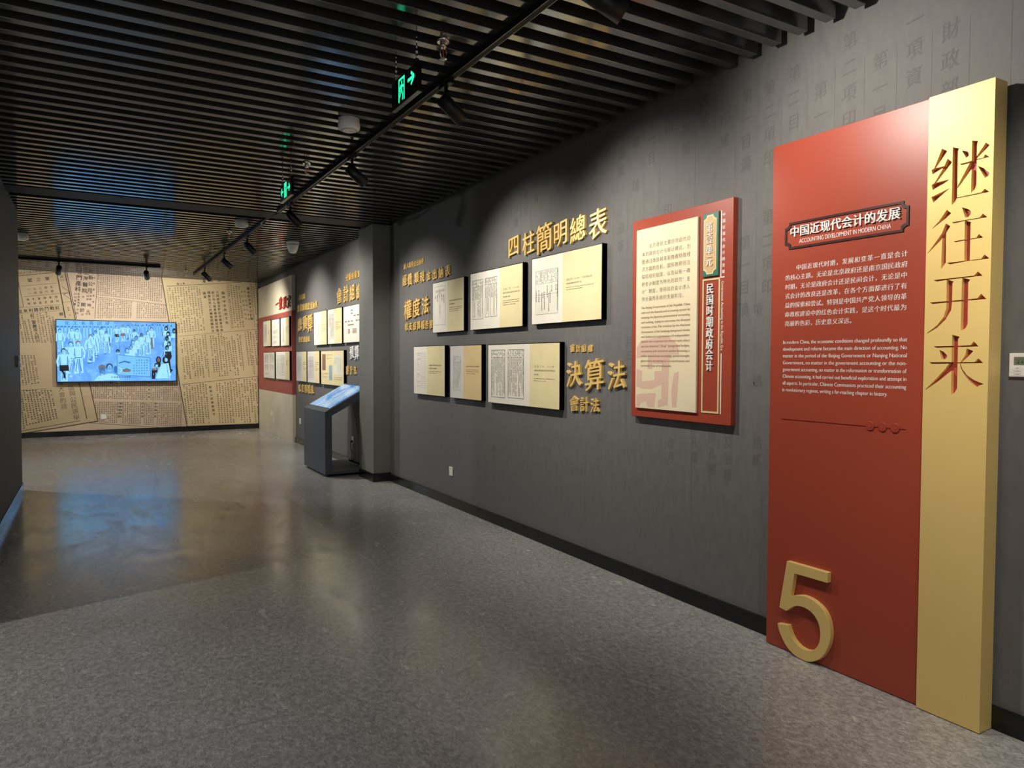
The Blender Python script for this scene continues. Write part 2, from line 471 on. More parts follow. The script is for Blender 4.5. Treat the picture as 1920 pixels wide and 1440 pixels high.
def words(mb, x0, x1, y, h, rng, z=0.0):
    """an unreadable latin line: small bars with word gaps"""
    x = x0
    while x < x1:
        l = min(h * rng.uniform(1.2, 4.0), x1 - x)
        mb.quad(x, x + l, y, y + h * rng.choice((.5, .6, .75)), z); x += l + h * .45

# ------------------------------------------------------------------ room shell
X0, X1, Y0, Y1 = -4.6, WX, -3.0, FY
b = MB(); b.box(X0 - .1, X1 + .1, Y0 - .1, Y1 + .1, -0.12, 0.0)
floor = struct(b.build('floor', M['floor']), 'speckled dark grey vinyl floor')
b = MB()
M['seam'] = mat('floor_seam', (0.30, 0.292, 0.275), 0.3)
for x in (-1.55, 1.75): b.quad(x, x + .003, Y0, Y1, 0.0004)
for y in (3.05, 12.0): b.quad(X0, X1, y, y + .003, 0.0005)
b.build('floor_seams', M['seam'], floor)

b = MB(); b.box(X0 - .1, X1 + .1, Y0 - .1, Y1 + .1, 3.62, 3.74)
ceiling = struct(b.build('ceiling', M['black_void']), 'black ceiling void behind the slats')
PITCH_S, W_S, H_S, PH = 0.158, 0.056, 0.085, 2.093
for (ya, yb) in ((Y0, 8.34), (8.74, FY - .06)):
    b = MB()
    k = math.ceil((ya - PH) / PITCH_S)
    while PH + k * PITCH_S + W_S < yb:
        y = PH + k * PITCH_S
        b.box(X0, 3.125, y, y + W_S, CZ, CZ + H_S)
        k += 1
    b.build('slat_grille', M['slat'], ceiling, bevel=0.002)
b = MB(); b.box(X0, X1, 8.36, 8.72, CZ - .004, 3.62)
struct(b.build('trim_1', M['beam']), 'black cross beam between the two slatted ceiling fields')

b = MB(); b.box(X1, X1 + .1, Y0 - .1, Y1 + .1, 0, 3.62)
wall_right = struct(b.build('wall_right', M['wall']), 'long charcoal wall with faded printed characters')
b = MB(); b.box(X0 - .1, X1 + .1, Y1, Y1 + .1, 0, 3.62)
struct(b.build('wall_far', M['wall']))
b = MB(); b.box(X0 - .1, X1 + .1, Y0 - .1, Y0, 0, 3.62)
struct(b.build('wall_back', M['wall_bounce']))
b = MB(); b.box(X0 - .1, X0, Y0, Y1, 0, 3.62)
struct(b.build('wall_bay', M['wall_bounce']))
b = MB(); b.box(-0.96, -0.715, 4.86, 9.83, 0, 3.62)
struct(b.build('wall_left', M['wall_left']), 'dark blue-grey partition wall on the left')
b = MB(); b.box(2.957, WX, 8.42, 8.95, 0, 3.62)
struct(b.build('wall_pillar', M['pillar'], bevel=0.003), 'olive grey square pillar beside the kiosk')
def skirt(name, boxes):
    b = MB()
    for q in boxes: b.box(*q)
    return struct(b.build(name, M['skirting'], bevel=0.002))
skirt('baseboard_right', [(3.153, WX, Y0, 8.42, 0, .092), (3.153, WX, 8.95, 13.24, 0, .092)])
skirt('baseboard_pillar', [(2.945, 2.957, 8.408, 8.95, 0, .105), (2.957, WX, 8.408, 8.42, 0, .105)])
skirt('baseboard_far', [(X0, 3.11, FY - .018, FY, 0, .105)])
skirt('baseboard_left', [(-.715, -.703, 4.85, 9.84, 0, .09), (-.96, -.703, 9.83, 9.842, 0, .09), (-.96, -.703, 4.848, 4.86, 0, .09)])

# faded characters and column rules of the wallpaper
def wl(Y): return -Y            # local x on the right wall with its root at Y = 0
wroot = empty('printed_wallpaper', (WX - .0004, 0, 0), R_RIGHT)
wroot.parent = wall_right
b = MB(); rng = random.Random(5)
cols = [wp(px, py)[0] for px, py in ((1897, 60), (1816, 60), (1742, 60), (1675, 60))]
pc = 0.158
ystart = cols[0]
strings = ['', '財政部', '一項資', '第一目', '第二項印', '第一目', '第二目', '第二項印', '第一目滴', '印維', '改收', '水第', '印', '一目', '雄', '沿革', '第一', '目改', '項', '資財', '第二', '印', '目滴', '月五', '第', '改']
for i in range(34):
    Y = ystart + pc * i
    seg = 2.95
    while seg > 0.3:                                         # a broken hand-ruled line
        l = rng.uniform(.08, .35)
        b.line(wl(Y) + rng.uniform(-.001, .001), seg, wl(Y) + rng.uniform(-.001, .001), max(seg - l, .3), 0.0022)
        seg -= l + rng.choice((0.0, 0.01, .03)) + (rng.uniform(0.1, .5) if seg < 1.9 else 0)
    if i < len(strings):
        z = (2.98 if i % 2 else 3.06) - rng.uniform(0, .12)
        for rep in range(2):
            for ch in strings[i]:
                put(b, ch, wl(Y + pc / 2), z, 0.088, style='brush', sx=.9); z -= 0.125
            z -= rng.uniform(.15, .5)
for txt, px, py in (('改孔樓', 1302, 800), ('前孔樓', 1335, 820), ('及油種', 1365, 830), ('月五廿', 1180, 640), ('鐵', 1420, 715), ('拾月', 926, 840), ('前', 1125, 820), ('改月', 1258, 830), ('項', 1420, 580), ('拾貳', 1420, 830)):
    y, z = wp(px, py)
    for ch in txt:
        put(b, ch, wl(y), z, 0.075, style='brush', sx=.9); z -= .095
b.build('faded_print', M['wall_print'], wroot)

# ------------------------------------------------------------------ gold relief characters on the wall
ORD = ['first', 'second', 'third', 'fourth', 'fifth', 'sixth', 'seventh', 'eighth']
def relief(ch, px, py, hpx, label, group, X=WX, m='gold_letter', style='brush', depth=0.02):
    Y, Z = wp(px, py, X - depth)
    zt = wp(px, py - hpx / 2, X - depth)[1]; zb = wp(px, py + hpx / 2, X - depth)[1]
    size = (zt - zb) / 0.92
    depth = min(depth, size * .13)
    r = MB(); put(r, ch, 0, 0, size, 0, style, depth)
    o = r.build('relief_character', M[m])
    mm = R_RIGHT.to_4x4(); mm.translation = Vector((X, Y, Z)); o.matrix_world = mm
    tag(o, label, 'relief character', group)
def phrase(text, pts, desc, colour='gold', m='gold_letter', X=WX, style='brush', depth=0.02):
    """text placed along measured points (px, py, height); two points mean evenly spaced"""
    n = len(text)
    if len(pts) == 2 and n > 2:
        a, c = pts
        pts = [tuple(a[k] + (c[k] - a[k]) * i / (n - 1) for k in range(3)) for i in range(n)]
    for i, ch in enumerate(text):
        relief(ch, *pts[i], f'{ORD[i]} raised {colour} character, {ch}, of {desc}', f'raised {colour} characters, {desc}', X, m, style, depth)
def cA(x, y, h): return (740 + .18062 * x, 380 + .18062 * y, h * .18062)
def cC(x, y, h): return (900 + .15104 * x, 620 + .15104 * y, h * .15104)
def cF(x, y, h): return (545 + .11804 * x, 490 + .11804 * y, h * .11804)
def cG(x, y, h): return (545 + .10417 * x, 630 + .10417 * y, h * .10417)
def cH(x, y, h): return (490 + .16667 * x, 500 + .16667 * y, h * .16667)
phrase('四柱簡明總表', [(962.6, 461.6, 40), (990.6, 455.5, 42), (1019.8, 446.5, 54), (1050.2, 437.4, 46), (1082.7, 429.1, 48), (1120.6, 418.8, 54)], 'the large six-character heading over the widest upper frame')
phrase('歲入類現金出納表', [cA(95, 662, 62), cA(280, 606, 62)], 'the tiny topmost line left of the upper frames')
phrase('經費類現金出納表', [cA(100, 808, 112), cA(155, 800, 125), cA(222, 780, 112), cA(280, 772, 110), cA(345, 757, 98), cA(410, 742, 112), cA(476, 728, 112), cA(545, 705, 120)], 'the medium eight-character line left of the upper frames')
phrase('權度法', [cA(135, 1112, 195), cA(222, 1092, 188), cA(315, 1068, 180)], 'the large three-character line left of the upper frames')
phrase('收支結算報告書', [cA(115, 1288, 86), cA(370, 1262, 92)], 'the seven-character line under the large three left of the frames')
phrase('審計組織', [cC(1130, 218, 98), cC(1200, 219, 92), cC(1268, 219, 96), cC(1350, 222, 96)], 'the small four-character line right of the widest lower frame')
phrase('決算法', [cC(1160, 540, 310), cC(1415, 548, 385), cC(1690, 556, 345)], 'the large three-character line right of the widest lower frame')
phrase('會計法', [cC(1160, 905, 190), cC(1285, 915, 185), cC(1415, 928, 178)], 'the bottom three-character line right of the widest lower frame')
phrase('人事組織', [cF(112, 578, 84), cF(205, 556, 84)], 'the tiny top line beside the cream panel')
phrase('經費類現金出納表', [cF(118, 748, 112), cF(400, 690, 112)], 'the medium eight-character line beside the cream panel')
phrase('總預算', [cF(135, 1010, 210), cF(218, 980, 230), cF(302, 982, 280)], 'the large three-character line beside the cream panel')
phrase('現金出納表', [cF(130, 1246, 96), cF(283, 1236, 96)], 'the small five-character line beside the cream panel')
phrase('分錄檢賬簿', [cF(885, 258, 118), cF(1072, 200, 118)], 'the small line high up behind the pillar')
phrase('會計組織', [cF(765, 550, 250), cF(875, 517, 265), cF(975, 497, 245), cF(1082, 478, 250)], 'the large line over the organisation chart')
phrase('預算法', [cG(1095, 297, 225), cG(1185, 297, 255), cG(1270, 300, 225)], 'the large line under the organisation chart', 'white', 'white')
phrase('審計法', [cG(1015, 615, 165), cG(1085, 622, 160), cG(1150, 622, 150)], 'the short line just above the kiosk')
phrase('收支對照表', [cG(152, 940, 140), cG(385, 968, 170)], 'the lowest line left of the kiosk')

# ------------------------------------------------------------------ framed documents
def wrect(q, X):
    """measured corners tl, tr, br, bl -> (Y left, Y right, Z top, Z bottom)"""
    p = [wp(x, y, X) for x, y in q]
    return (p[0][0] + p[3][0]) / 2, (p[1][0] + p[2][0]) / 2, (p[0][1] + p[1][1]) / 2, (p[2][1] + p[3][1]) / 2
def table_print(mb, x0, y0, x1, y1, kind, rng, z):
    """an old ruled form; x0 < x1, y0 > y1 (top first)"""
    w, h = x1 - x0, y0 - y1
    t = .0022
    if kind in ('columns', 'grid', 'chart'):
        for a in ((x0, y0, x1, y0), (x0, y1, x1, y1), (x0, y0, x0, y1), (x1, y0, x1, y1)): mb.line(*a, t * (1.6 if kind == 'columns' else .9), z)
    if kind == 'columns':
        hd = h * .13
        for k in range(1, 3): mb.line(x0, y0 - hd * k * .62, x1, y0 - hd * k * .62, t * .7, z)
        n = max(5, round(w / .019)); p = w / n; cs = p * .66
        for i in range(n):
            x = x0 + p * (i + .5)
            y = y0 - cs * .8
            stop = y1 + h * rng.choice((.04, .04, .06, .1, .3, .5))
            while y > stop:
                if rng.random() < (.55 if y > y0 - hd * 1.3 else .93): scribble(mb, x, y, cs, rng, z)
                y -= cs * 1.12
    elif kind == 'grid':
        for f in (.30, .55): mb.line(x0, y0 - h * f, x1, y0 - h * f, t * .7, z)
        n = max(8, round(w / .02)); p = w / n
        for i in range(1, n): mb.line(x0 + p * i, y0 - h * (.62 if i % 2 else .3), x0 + p * i, y1, t * .35, z)
        for i in range(n):
            for j in range(9):
                if rng.random() < .6: mb.ellipse(x0 + p * (i + .5), y0 - h * (.03 + .03 * j), p * .2, p * .2, z, 6)
            y = y0 - h * rng.uniform(.34, .6)
            for j in range(rng.choice((0, 3, 6, 9))):
                scribble(mb, x0 + p * (i + .5), y, p * .7, rng, z); y -= p * .8
        for j in range(26): scribble(mb, x1 - p * .4, y0 - h * (.03 + .036 * j), p * .6, rng, z)
    elif kind == 'chart':
        cx = (x0 + x1) / 2
        mb.line(x0 + w * .08, y0 - h * .14, x1 - w * .08, y0 - h * .14, t, z)
        for k in range(8): scribble(mb, x0 + w * (.12 + .11 * k), y0 - h * .11, w * .06, rng, z)
        mb.line(cx, y0 - h * .05, cx, y1 + h * .16, t * .9, z)
        for k in range(5):
            s = (k - 2) * .19
            mb.line(cx, y0 - h * .16, cx + w * s, y0 - h * (.2 + .05 * abs(k - 2)), t * .8, z)
            yy = y0 - h * .24
            for j in range(rng.choice((4, 6, 8, 3))): scribble(mb, cx + w * s, yy, w * .06, rng, z); yy -= h * .028
        for j in range(5): scribble(mb, cx + w * .03, y0 - h * (.5 + .05 * j), w * .05, rng, z)
    elif kind == 'rows':
        n = max(10, round(h / .02)); p = h / n
        for i in range(n + 1): mb.line(x0 + w * (.0 if i % 4 == 0 else .45), y0 - p * i, x1, y0 - p * i, t * .55, z)
        mb.line(x0, y0, x0, y1, t * .7, z); mb.line(x1, y0, x1, y1, t * .7, z); mb.line(x0 + w * .45, y0, x0 + w * .45, y1, t * .4, z)
        for i in range(n):
            if rng.random() < .7:
                for k in range(rng.choice((2, 3, 4))): scribble(mb, x0 + w * (.1 + .1 * k), y0 - p * (i + .5), p * .62, rng, z)
    elif kind == 'text':
        n = max(4, round(w / .03)); p = w / n
        for i in range(n):
            y = y0 - p * .4
            stop = y1 + h * rng.choice((.02, .05, .25))
            while y > stop: scribble(mb, x0 + p * (i + .5), y, p * .6, rng, z); y -= p * .72
BOARD_N = [0]
def board(q, label, group, X=WX, depth=.045, split=None, left='paper', right='tan', tables=(), cap=None, bezel=.006, top=None, extra=None):
    """a black-edged document board; q = measured corners of its front"""
    BOARD_N[0] += 1; rng = random.Random(40 + BOARD_N[0])
    yl, yr, zt, zb = wrect(q, X - depth)
    w, h = yl - yr, zt - zb
    r = empty('framed_document', (X, (yl + yr) / 2, (zt + zb) / 2), R_RIGHT)
    tag(r, label, 'framed document', group)
    W, H = w / 2, h / 2
    f = MB(); f.box(-W, W, -H, H, 0, depth - .003)
    f.box(-W, W, H - bezel, H, 0, depth); f.box(W - bezel, W, -H, H, 0, depth)
    f.box(-W, -W + bezel * .4, -H, H, 0, depth); f.box(-W, W, -H, -H + bezel * .4, 0, depth)
    f.build('frame', M['frame'], r)
    zf = depth - .0015
    xa, xb, yb_, yt_ = -W + bezel * .4, W - bezel, -H + bezel * .4, H - bezel
    xs = xb if split is None else xa + (xb - xa) * split
    p = MB(); p.box(xa, xs, yb_, yt_, depth - .006, zf); paper = p.build('paper', M[left], r)
    U = lambda u: xa + (xb - xa) * u
    V = lambda v: yt_ - (yt_ - yb_) * v
    if tables:
        for (u0, v0, u1, v1, kind, ink) in tables:
            t = MB(); table_print(t, U(u0), V(v0), U(u1), V(v1), kind, rng, zf + .0006); t.build('printed_form', M[ink], paper)
    if split is not None:
        p = MB(); p.box(xs, xb, yb_, yt_, depth - .006, zf); cp = p.build('caption_panel', M[right], r)
    else: cp = paper
    if cap:
        for (u0, u1, v, lines, elines, size) in cap:
            t = MB(); s = size * h
            for i, (ln, fr) in enumerate(lines):
                x = U(u0); y = V(v) - i * s * 1.75
                end = U(u0) + (U(u1) - U(u0)) * fr
                if isinstance(ln, str): hrow(t, ln, x, end, y, min(s * 1.05, (end - x) / len(ln) * 1.02), zf + .0006)
                else:
                    while x < end: scribble(t, x + s * .4, y, s * .8, rng, zf + .0006); x += s * .95
            t.build('printed_caption', M['ink_grey'], cp)
            t = MB(); y = V(v) - len(lines) * s * 1.75 - s * .1
            for k in range(elines):
                words(t, U(u0), U(u0) + (U(u1) - U(u0)) * (1.0 if k < elines - 1 else rng.uniform(.5, .9)), y - k * s * .95, s * .42, rng, zf + .0006)
            if elines: t.build('printed_small_caption', M['ink_brown'], cp)
    if extra: extra(r, paper, U, V, zf, rng)
    return r
NEAR = 'framed documents on the near stretch of the wall'
board([(810.4, 530.8), (869.7, 518.7), (870.4, 619.9), (812.2, 624.2)], 'narrow framed document with a branching diagram, leftmost in the upper row before the pillar', NEAR,
      split=.49, tables=[(.05, .08, .42, .85, 'chart', 'ink')], cap=[(.55, .95, .40, [(None, 1), (None, .4)], 3, .038)])
board([(880.9, 514.6), (980.6, 490.2), (980, 611.7), (882.7, 618.8)], 'framed document with two dense dark tables side by side in the upper row', NEAR,
      split=.595, tables=[(.045, .13, .26, .82, 'columns', 'ink'), (.31, .13, .54, .80, 'columns', 'ink')], cap=[(.65, .94, .37, [('民国三年 1914年', 1), (None, 1), (None, .45)], 3, .036)])
board([(996.4, 486.6), (1128.8, 454.4), (1128.8, 599.5), (997.4, 608)], 'framed document with a dotted ruled grid, rightmost and largest of the upper row', NEAR,
      split=.475, tables=[(.06, .20, .41, .86, 'grid', 'ink')], cap=[(.53, .90, .40, [('民国三年（1914年）“四柱简明总表”', 1), (None, .55)], 2, .032)])
board([(774.4, 649.4), (833.9, 647.2), (834.2, 743.6), (776.9, 738)], 'narrow framed document with a pale ruled ledger, leftmost of the lower row', NEAR,
      split=.45, left='paper', tables=[(.10, .13, .40, .85, 'rows', 'ink_grey')], cap=[(.52, .90, .39, [(None, .95), (None, .6)], 2, .036)])
board([(842.2, 647.8), (902.8, 645.8), (903.3, 752.2), (845.3, 745)], 'framed document with an orange tan caption side, in the middle of the lower row', NEAR,
      split=.44, left='paper_grey', right='orange_tan', tables=[(.11, .20, .35, .85, 'columns', 'ink_pale')], cap=[(.53, .92, .39, [(None, 1)], 3, .036)])
board([(914.3, 645.7), (1049.5, 641.1), (1049.8, 768.8), (915.6, 754.4)], 'wide framed document with two dense tables, rightmost of the lower row', NEAR,
      split=.62, tables=[(.055, .09, .265, .90, 'columns', 'ink'), (.31, .09, .54, .89, 'columns', 'ink')], cap=[(.68, .94, .36, [('民国三年 1914年', 1), (None, 1), (None, .2)], 2, .036)])
FARG = 'framed documents on the wall beyond the pillar'
board([(587.7, 586.2), (612, 581.1), (613.2, 646), (589.6, 647)], 'slim ivory framed document, leftmost of the upper row beyond the pillar', FARG,
      split=.52, tables=[(.15, .14, .46, .86, 'text', 'ink_pale')], cap=[(.58, .92, .40, [(None, 1), (None, .9)], 4, .03)])
board([(613.7, 580.7), (640.8, 575.6), (641.6, 643.5), (614.9, 645.6)], 'framed document with a pale tall table, second in the upper row beyond the pillar', FARG,
      split=.50, tables=[(.08, .16, .45, .85, 'columns', 'ink_grey')], cap=[(.57, .92, .40, [(None, 1), (None, .5)], 4, .03)])
def org_chart(r, paper, U, V, zf, rng):
    t = MB()
    for (u, v) in ((.5, .13), (.5, .21), (.67, .28), (.85, .28), (.15, .42), (.32, .42), (.5, .42), (.78, .42), (.94, .42), (.32, .52), (.44, .52), (.55, .52)):
        t.quad(U(u - .06), U(u + .06), V(v + .018), V(v - .018), zf + .0006)
    for (u0, n) in ((.28, 2), (.54, 4)):
        for i in range(n):
            for j in range(4): t.quad(U(u0 + .06 * i), U(u0 + .06 * i + .05), V(.63 + .034 * j + .026), V(.63 + .034 * j), zf + .0006)
    t.build('organisation_chart', M['ink_brown'], paper)
board([(643.2, 575), (676.3, 569), (676.5, 641.3), (644.4, 642.5)], 'white framed organisation chart of small brown boxes touching the pillar edge', FARG, extra=org_chart)
board([(555.2, 659.7), (574.5, 657.9), (575.2, 715.9), (555.9, 714.2)], 'slim greyish framed document, leftmost of the lower row beyond the pillar', FARG,
      split=.6, left='paper_grey', tables=[(.12, .18, .5, .86, 'columns', 'ink_pale')], cap=[(.66, .92, .36, [(None, 1), (None, 1), (None, .5)], 3, .035)])
board([(575.7, 658.6), (598.6, 657.3), (599.4, 719.6), (577, 716.2)], 'framed document with a tall table, in the middle of the lower row beyond the pillar', FARG,
      split=.6, left='paper_grey', tables=[(.12, .18, .52, .84, 'columns', 'ink_grey')], cap=[(.66, .92, .36, [(None, 1), (None, 1), (None, .5)], 3, .035)])
def relics(r, paper, U, V, zf, rng):
    for (u0, u1, v0, v1, m, name, k) in ((.06, .22, .09, .58, 'ink_brown', 'brown_document', 0), (.37, .52, .42, .87, 'ink_blue', 'blue_document', 1), (.60, .93, .11, .70, 'paper', 'white_document', 2)):
        t = MB(); t.box(U(u0), U(u1), V(v0), V(v1), zf, zf + .0008); o = t.build(name, M[m], paper)
        t = MB(); table_print(t, U(u0 + .02), V(v0 + .02), U(u1 - .02), V(v1 - .02), 'columns' if k == 2 else 'text', rng, zf + .0014)
        t.build('printed_form', M[('ink_red', 'ink_grey', 'ink_green')[k]], r)
board([(601.2, 658.1), (644.2, 656), (645, 725), (602.3, 719.6)], 'tan framed board with brown, blue and white papers, just above the kiosk', FARG,
      left='tan', extra=relics, cap=[(.24, .52, .12, [(None, 1), (None, .3)], 2, .026), (.06, .33, .68, [(None, 1), (None, .2)], 2, .026), (.60, .95, .77, [(None, 1)], 2, .026)])

# ------------------------------------------------------------------ cream title panel beside the far corner
PX = 3.115
yl, yr = 16.25, 13.215
pr = empty('section_panel', (WX - .0025, yr, 0), R_RIGHT)
tag(pr, 'tall cream panel with a red band in the far right corner', 'display panel')
d = WX - .0025 - PX
zr1 = wp(545.5, 582.2, PX)[1]; zr0 = wp(547.5, 740, PX)[1]
b = MB(); b.box(-(yl - yr), 0, 0, 3.035, 0, d); body = b.build('cream_panel', M['panel_cream'], pr, bevel=.002)
b = MB(); b.box(-(yl - yr) - .001, .003, zr0, zr1, 0, d + .003); b.build('red_band', M['red_dull'], pr)
CG = 'framed documents on the red band in the far corner'
CX = PX - .003
def cq(*c): return [cH(x, y, 0)[:2] for x, y in c]
board(cq((20, 612), (103, 600), (106, 896), (22, 896)), 'slim framed document in the far corner, leftmost in the upper row on the red band', CG, CX, .035, .6, tables=[(.1, .15, .5, .85, 'columns', 'ink_grey')], cap=[(.66, .92, .4, [(None, 1), (None, .6)], 2, .03)], bezel=.01)
board(cq((112, 598), (204, 580), (208, 893), (118, 896)), 'white framed document with pale green boxes in the upper row on the red band', CG, CX, .035, tables=[(.2, .2, .8, .33, 'text', 'ink_green'), (.2, .38, .8, .55, 'text', 'ink_grey'), (.2, .62, .8, .7, 'text', 'ink_pale')], cap=[(.2, .7, .84, [(None, 1)], 1, .025)], bezel=.01)
board(cq((214, 578), (310, 556), (318, 888), (220, 892)), 'framed document with one dark column of script in the upper row on the red band', CG, CX, .035, .6, tables=[(.22, .18, .38, .88, 'text', 'ink')], cap=[(.62, .9, .35, [(None, 1), (None, .7), (None, .7)], 1, .03)], bezel=.01)
board(cq((24, 965), (148, 957), (152, 1258), (28, 1250)), 'white framed document with four pale tables in the lower row on the red band', CG, CX, .035, tables=[(.1, .08, .45, .38, 'columns', 'ink_grey'), (.55, .05, .92, .38, 'columns', 'ink_grey'), (.1, .46, .45, .68, 'text', 'ink_grey'), (.55, .46, .92, .7, 'text', 'ink_grey')], cap=[(.1, .5, .82, [(None, 1)], 1, .025)], bezel=.01)
board(cq((160, 955), (316, 948), (322, 1278), (165, 1262)), 'framed document with green tinted tables, rightmost of the lower row on the red band', CG, CX, .035, .7, tables=[(.1, .12, .32, .8, 'columns', 'ink_green'), (.36, .12, .64, .85, 'columns', 'ink_grey')], cap=[(.74, .93, .33, [(None, 1), (None, .6), (None, .8)], 1, .03)], bezel=.01)
M['letter_red'] = mat('red_raised_letter', (0.42, 0.03, 0.03), 0.4)
M['letter_maroon'] = mat('maroon_raised_letter', (0.10, 0.02, 0.02), 0.4)
for i, (ch, x, y, h) in enumerate((('一', 170, 422, 120), ('致', 212, 415, 140), ('規', 258, 405, 135), ('定', 305, 392, 135))):
    relief(ch, *cH(x, y, h), f'{ORD[i]} character {ch} of the raised {"dark maroon" if i == 3 else "red"} title on the cream panel', 'raised title characters on the cream panel', PX - .002, 'letter_maroon' if i == 3 else 'letter_red')

# ------------------------------------------------------------------ red section sign in the middle of the wall
UX = 3.142
yl, yr, zt, zb = wrect([(1186.7, 416), (1376, 369), (1370, 799), (1183.5, 779)], UX)
ux, uz = (yl + yr) / 2, (zt + zb) / 2
us = empty('unit_sign', (WX, ux, uz), R_RIGHT)
tag(us, 'red unit sign with a cream text board and green title plaque, hung mid wall', 'sign board')
d = WX - UX
def ul(px, py, X=UX):
    y, z = wp(px, py, X); return ux - y, z - uz
b = MB(); b.box(-(yl - yr) / 2, (yl - yr) / 2, zb - uz, zt - uz, 0, d); b.build('red_board', M['red'], us, bevel=.003)
cl, cr, ct, cb = wrect([(1193.5, 432.3), (1308.7, 406.1), (1303.8, 774.3), (1191.2, 763.9)], UX - .015)
ca, cz = ux - cl, ux - cr
ct -= uz; cb -= uz
b = MB(); b.box(ca, cz, cb, ct, d, d + .015); cream = b.build('cream_board', M['cream'], us, bevel=.002)
zf = d + .0156
def cu_(u): return ca + (cz - ca) * u
def cv_(v): return ct - (ct - cb) * v
# pale pink seal strokes low on the cream board (drawn in fractions of the board)
b = MB()
seal = [[(.02, .66), (.10, .62), (.55, .60), (.72, .65), (.74, .70), (.30, .70), (.30, .78), (.22, .78), (.22, .70), (.02, .72)],
        [(.02, .78), (.12, .79), (.12, .85), (.34, .84), (.34, .79), (.46, .79), (.46, .86), (.28, .89), (.12, .89), (.02, .88)],
        [(.46, .75), (.58, .73), (.56, .97), (.40, .99), (.40, .95), (.46, .94)],
        [(.66, .80), (.74, .79), (.70, .98), (.64, .98), (.62, .90)],
        [(.08, .92), (.36, .91), (.34, .99), (.22, .99), (.20, .96), (.10, .97), (.08, .99), (.02, .99), (.02, .93)],
        [(.30, .70), (.62, .68), (.58, .74), (.44, .75), (.30, .75)]]
for i, s in enumerate(seal): b.flat([(cu_(u), cv_(v)) for u, v in s], zf - .0002 * (i % 2))
b.build('pink_seal', M['seal_pink'], cream)
CN = ['\u3000\u3000北京政府主要仿效近代日', '本的政府会计与审计模式，力', '图通过改良和革新挽救财政经', '济方面的危机。国民政府创立', '联综组织制度，以及以统一政', '府会计制度为特色的超然“主', '计”制度，使得政府会计进入', '到全面而系统的发展阶段。']
b = MB()
for i, s in enumerate(CN):
    hrow(b, s, cu_(.10), cu_(.10 + .80 * len(s) / 13), cv_(.100 + .0415 * i), .80 * (cz - ca) / 13 * .92, zf + .0006, 'thin')
b.build('printed_chinese_text', M['ink_grey'], cream)
EN = ['The Beijing Government of the Republic China', 'reformed the financial and accounting system by', 'imitating the Japanese governmental accounting', 'and auditing, trying to overcome the financial', 'economic crisis. The creation by the National', 'Government of the Lianzong (integrated checks', 'and balances) organization (4 independent', 'systems that cooperate and monitor each other)', 'and the detached “Zhuji” (integrated budget,', 'accounting and statistical system featuring a', 'unified financial and accounting system brought', 'government accounting to a comprehensive and', 'systematic stage of development.']
b = MB()
for i, s in enumerate(EN):
    latin(b, s, cu_(.10), cu_(.90 if i < 12 else .62), cv_(.445 + .0268 * i), (ct - cb) * .0185, zf + .0008)
b.build('printed_english_text', M['ink_brown'], cream)
# green plaque with a notched gold inlay
gl, gr, gt, gb = wrect([(1318.7, 401.7), (1348.7, 395.6), (1346.1, 515.6), (1317.6, 520.6)], UX - .01)
ga, gz, gt, gb = ux - gl, ux - gr, gt - uz, gb - uz
pl = MB(); pl.box(ga, gz, gb, gt, d, d + .012); plaque = pl.build('title_plaque', M['green_plaque'], us, bevel=.002)
def notched(x0, x1, y0, y1, n, k=5):
    """rectangle whose corners are scooped inwards by quarter circles of radius n"""
    pts = []
    for (cx, cy, a0) in ((x0, y0, math.pi / 2), (x1, y0, math.pi), (x1, y1, 1.5 * math.pi), (x0, y1, 2 * math.pi)):
        for i in range(k + 1):
            a = a0 - (math.pi / 2) * i / k
            pts.append((cx + n * math.cos(a), cy + n * math.sin(a)))
    return pts
mx, my = (gz - ga) * .07, (gz - ga) * .10
nn = (gz - ga) * .2
b = MB(); b.prism(notched(ga + mx, gz - mx * 1.6, gb + my, gt - my, nn), d + .012, d + .014); b.build('plaque_border', M['plaque_gold'], plaque)
b = MB(); b.prism(notched(ga + mx * 2, gz - mx * 2.6, gb + my + mx, gt - my - mx, nn), d + .013, d + .015); b.build('plaque_field', M['plaque_tan'], plaque)
gx = ul(1330.9, 460, UX - .015)[0]
b = MB(); vcol(b, '第壹单元', gx, ul(1331, 417.8)[1], ul(1331, 501)[1], (ul(1331, 417.8)[1] - ul(1331, 501)[1]) / 4 * 1.02, d + .015, 'song', .006, .8); b.build('title_lettering', M['white'], plaque)
tx0, tz0 = ul(1332.7, 531); tx1, tz1 = ul(1330.8, 696)
b = MB(); vcol(b, '民国时期政府会计', (tx0 + tx1) / 2, tz0, tz1, (tz0 - tz1) / 8 * 1.04, d, 'bold', .008, .85); b.build('title_lettering', M['white'], us)
# thin pale border and rules
bl_, br_, bt_, bb_ = wrect([(1318, 524), (1350.8, 520.4), (1347.9, 776), (1315.4, 773.3)], UX)
ba, bz, bt_, bb_ = ux - bl_, ux - br_, bt_ - uz, bb_ - uz
lw = .010
b = MB()
b.box(ba, bz, bt_ - lw, bt_, d, d + .004); b.box(ba, bz, bb_, bb_ + lw, d, d + .004)
b.box(ba, ba + lw, bb_ + lw, bt_ - lw, d, d + .004); b.box(bz - lw, bz, bb_ + lw, bt_ - lw, d, d + .004)
b.build('border_strip', M['plaque_gold'], us)
b = MB()
x, z0 = ul(1352.5, 662.5); _, z1 = ul(1351.5, 776.7); b.box(x - .003, x + .003, z1, z0, d, d + .002)
x, z0 = ul(1353.4, 394.4); _, z1 = ul(1351, 519.4); b.box(x - .003, x + .003, z1, z0, d, d + .002)
x2, z2 = ul(1358.9, 518.9); b.box(bz, x2, z2 - .003, z2 + .003, d, d + .002)
b.build('rule_line', M['white'], us)
b = MB(); sx0, sz0 = ul(1357.6, 396); _, sz1 = ul(1356.8, 515)
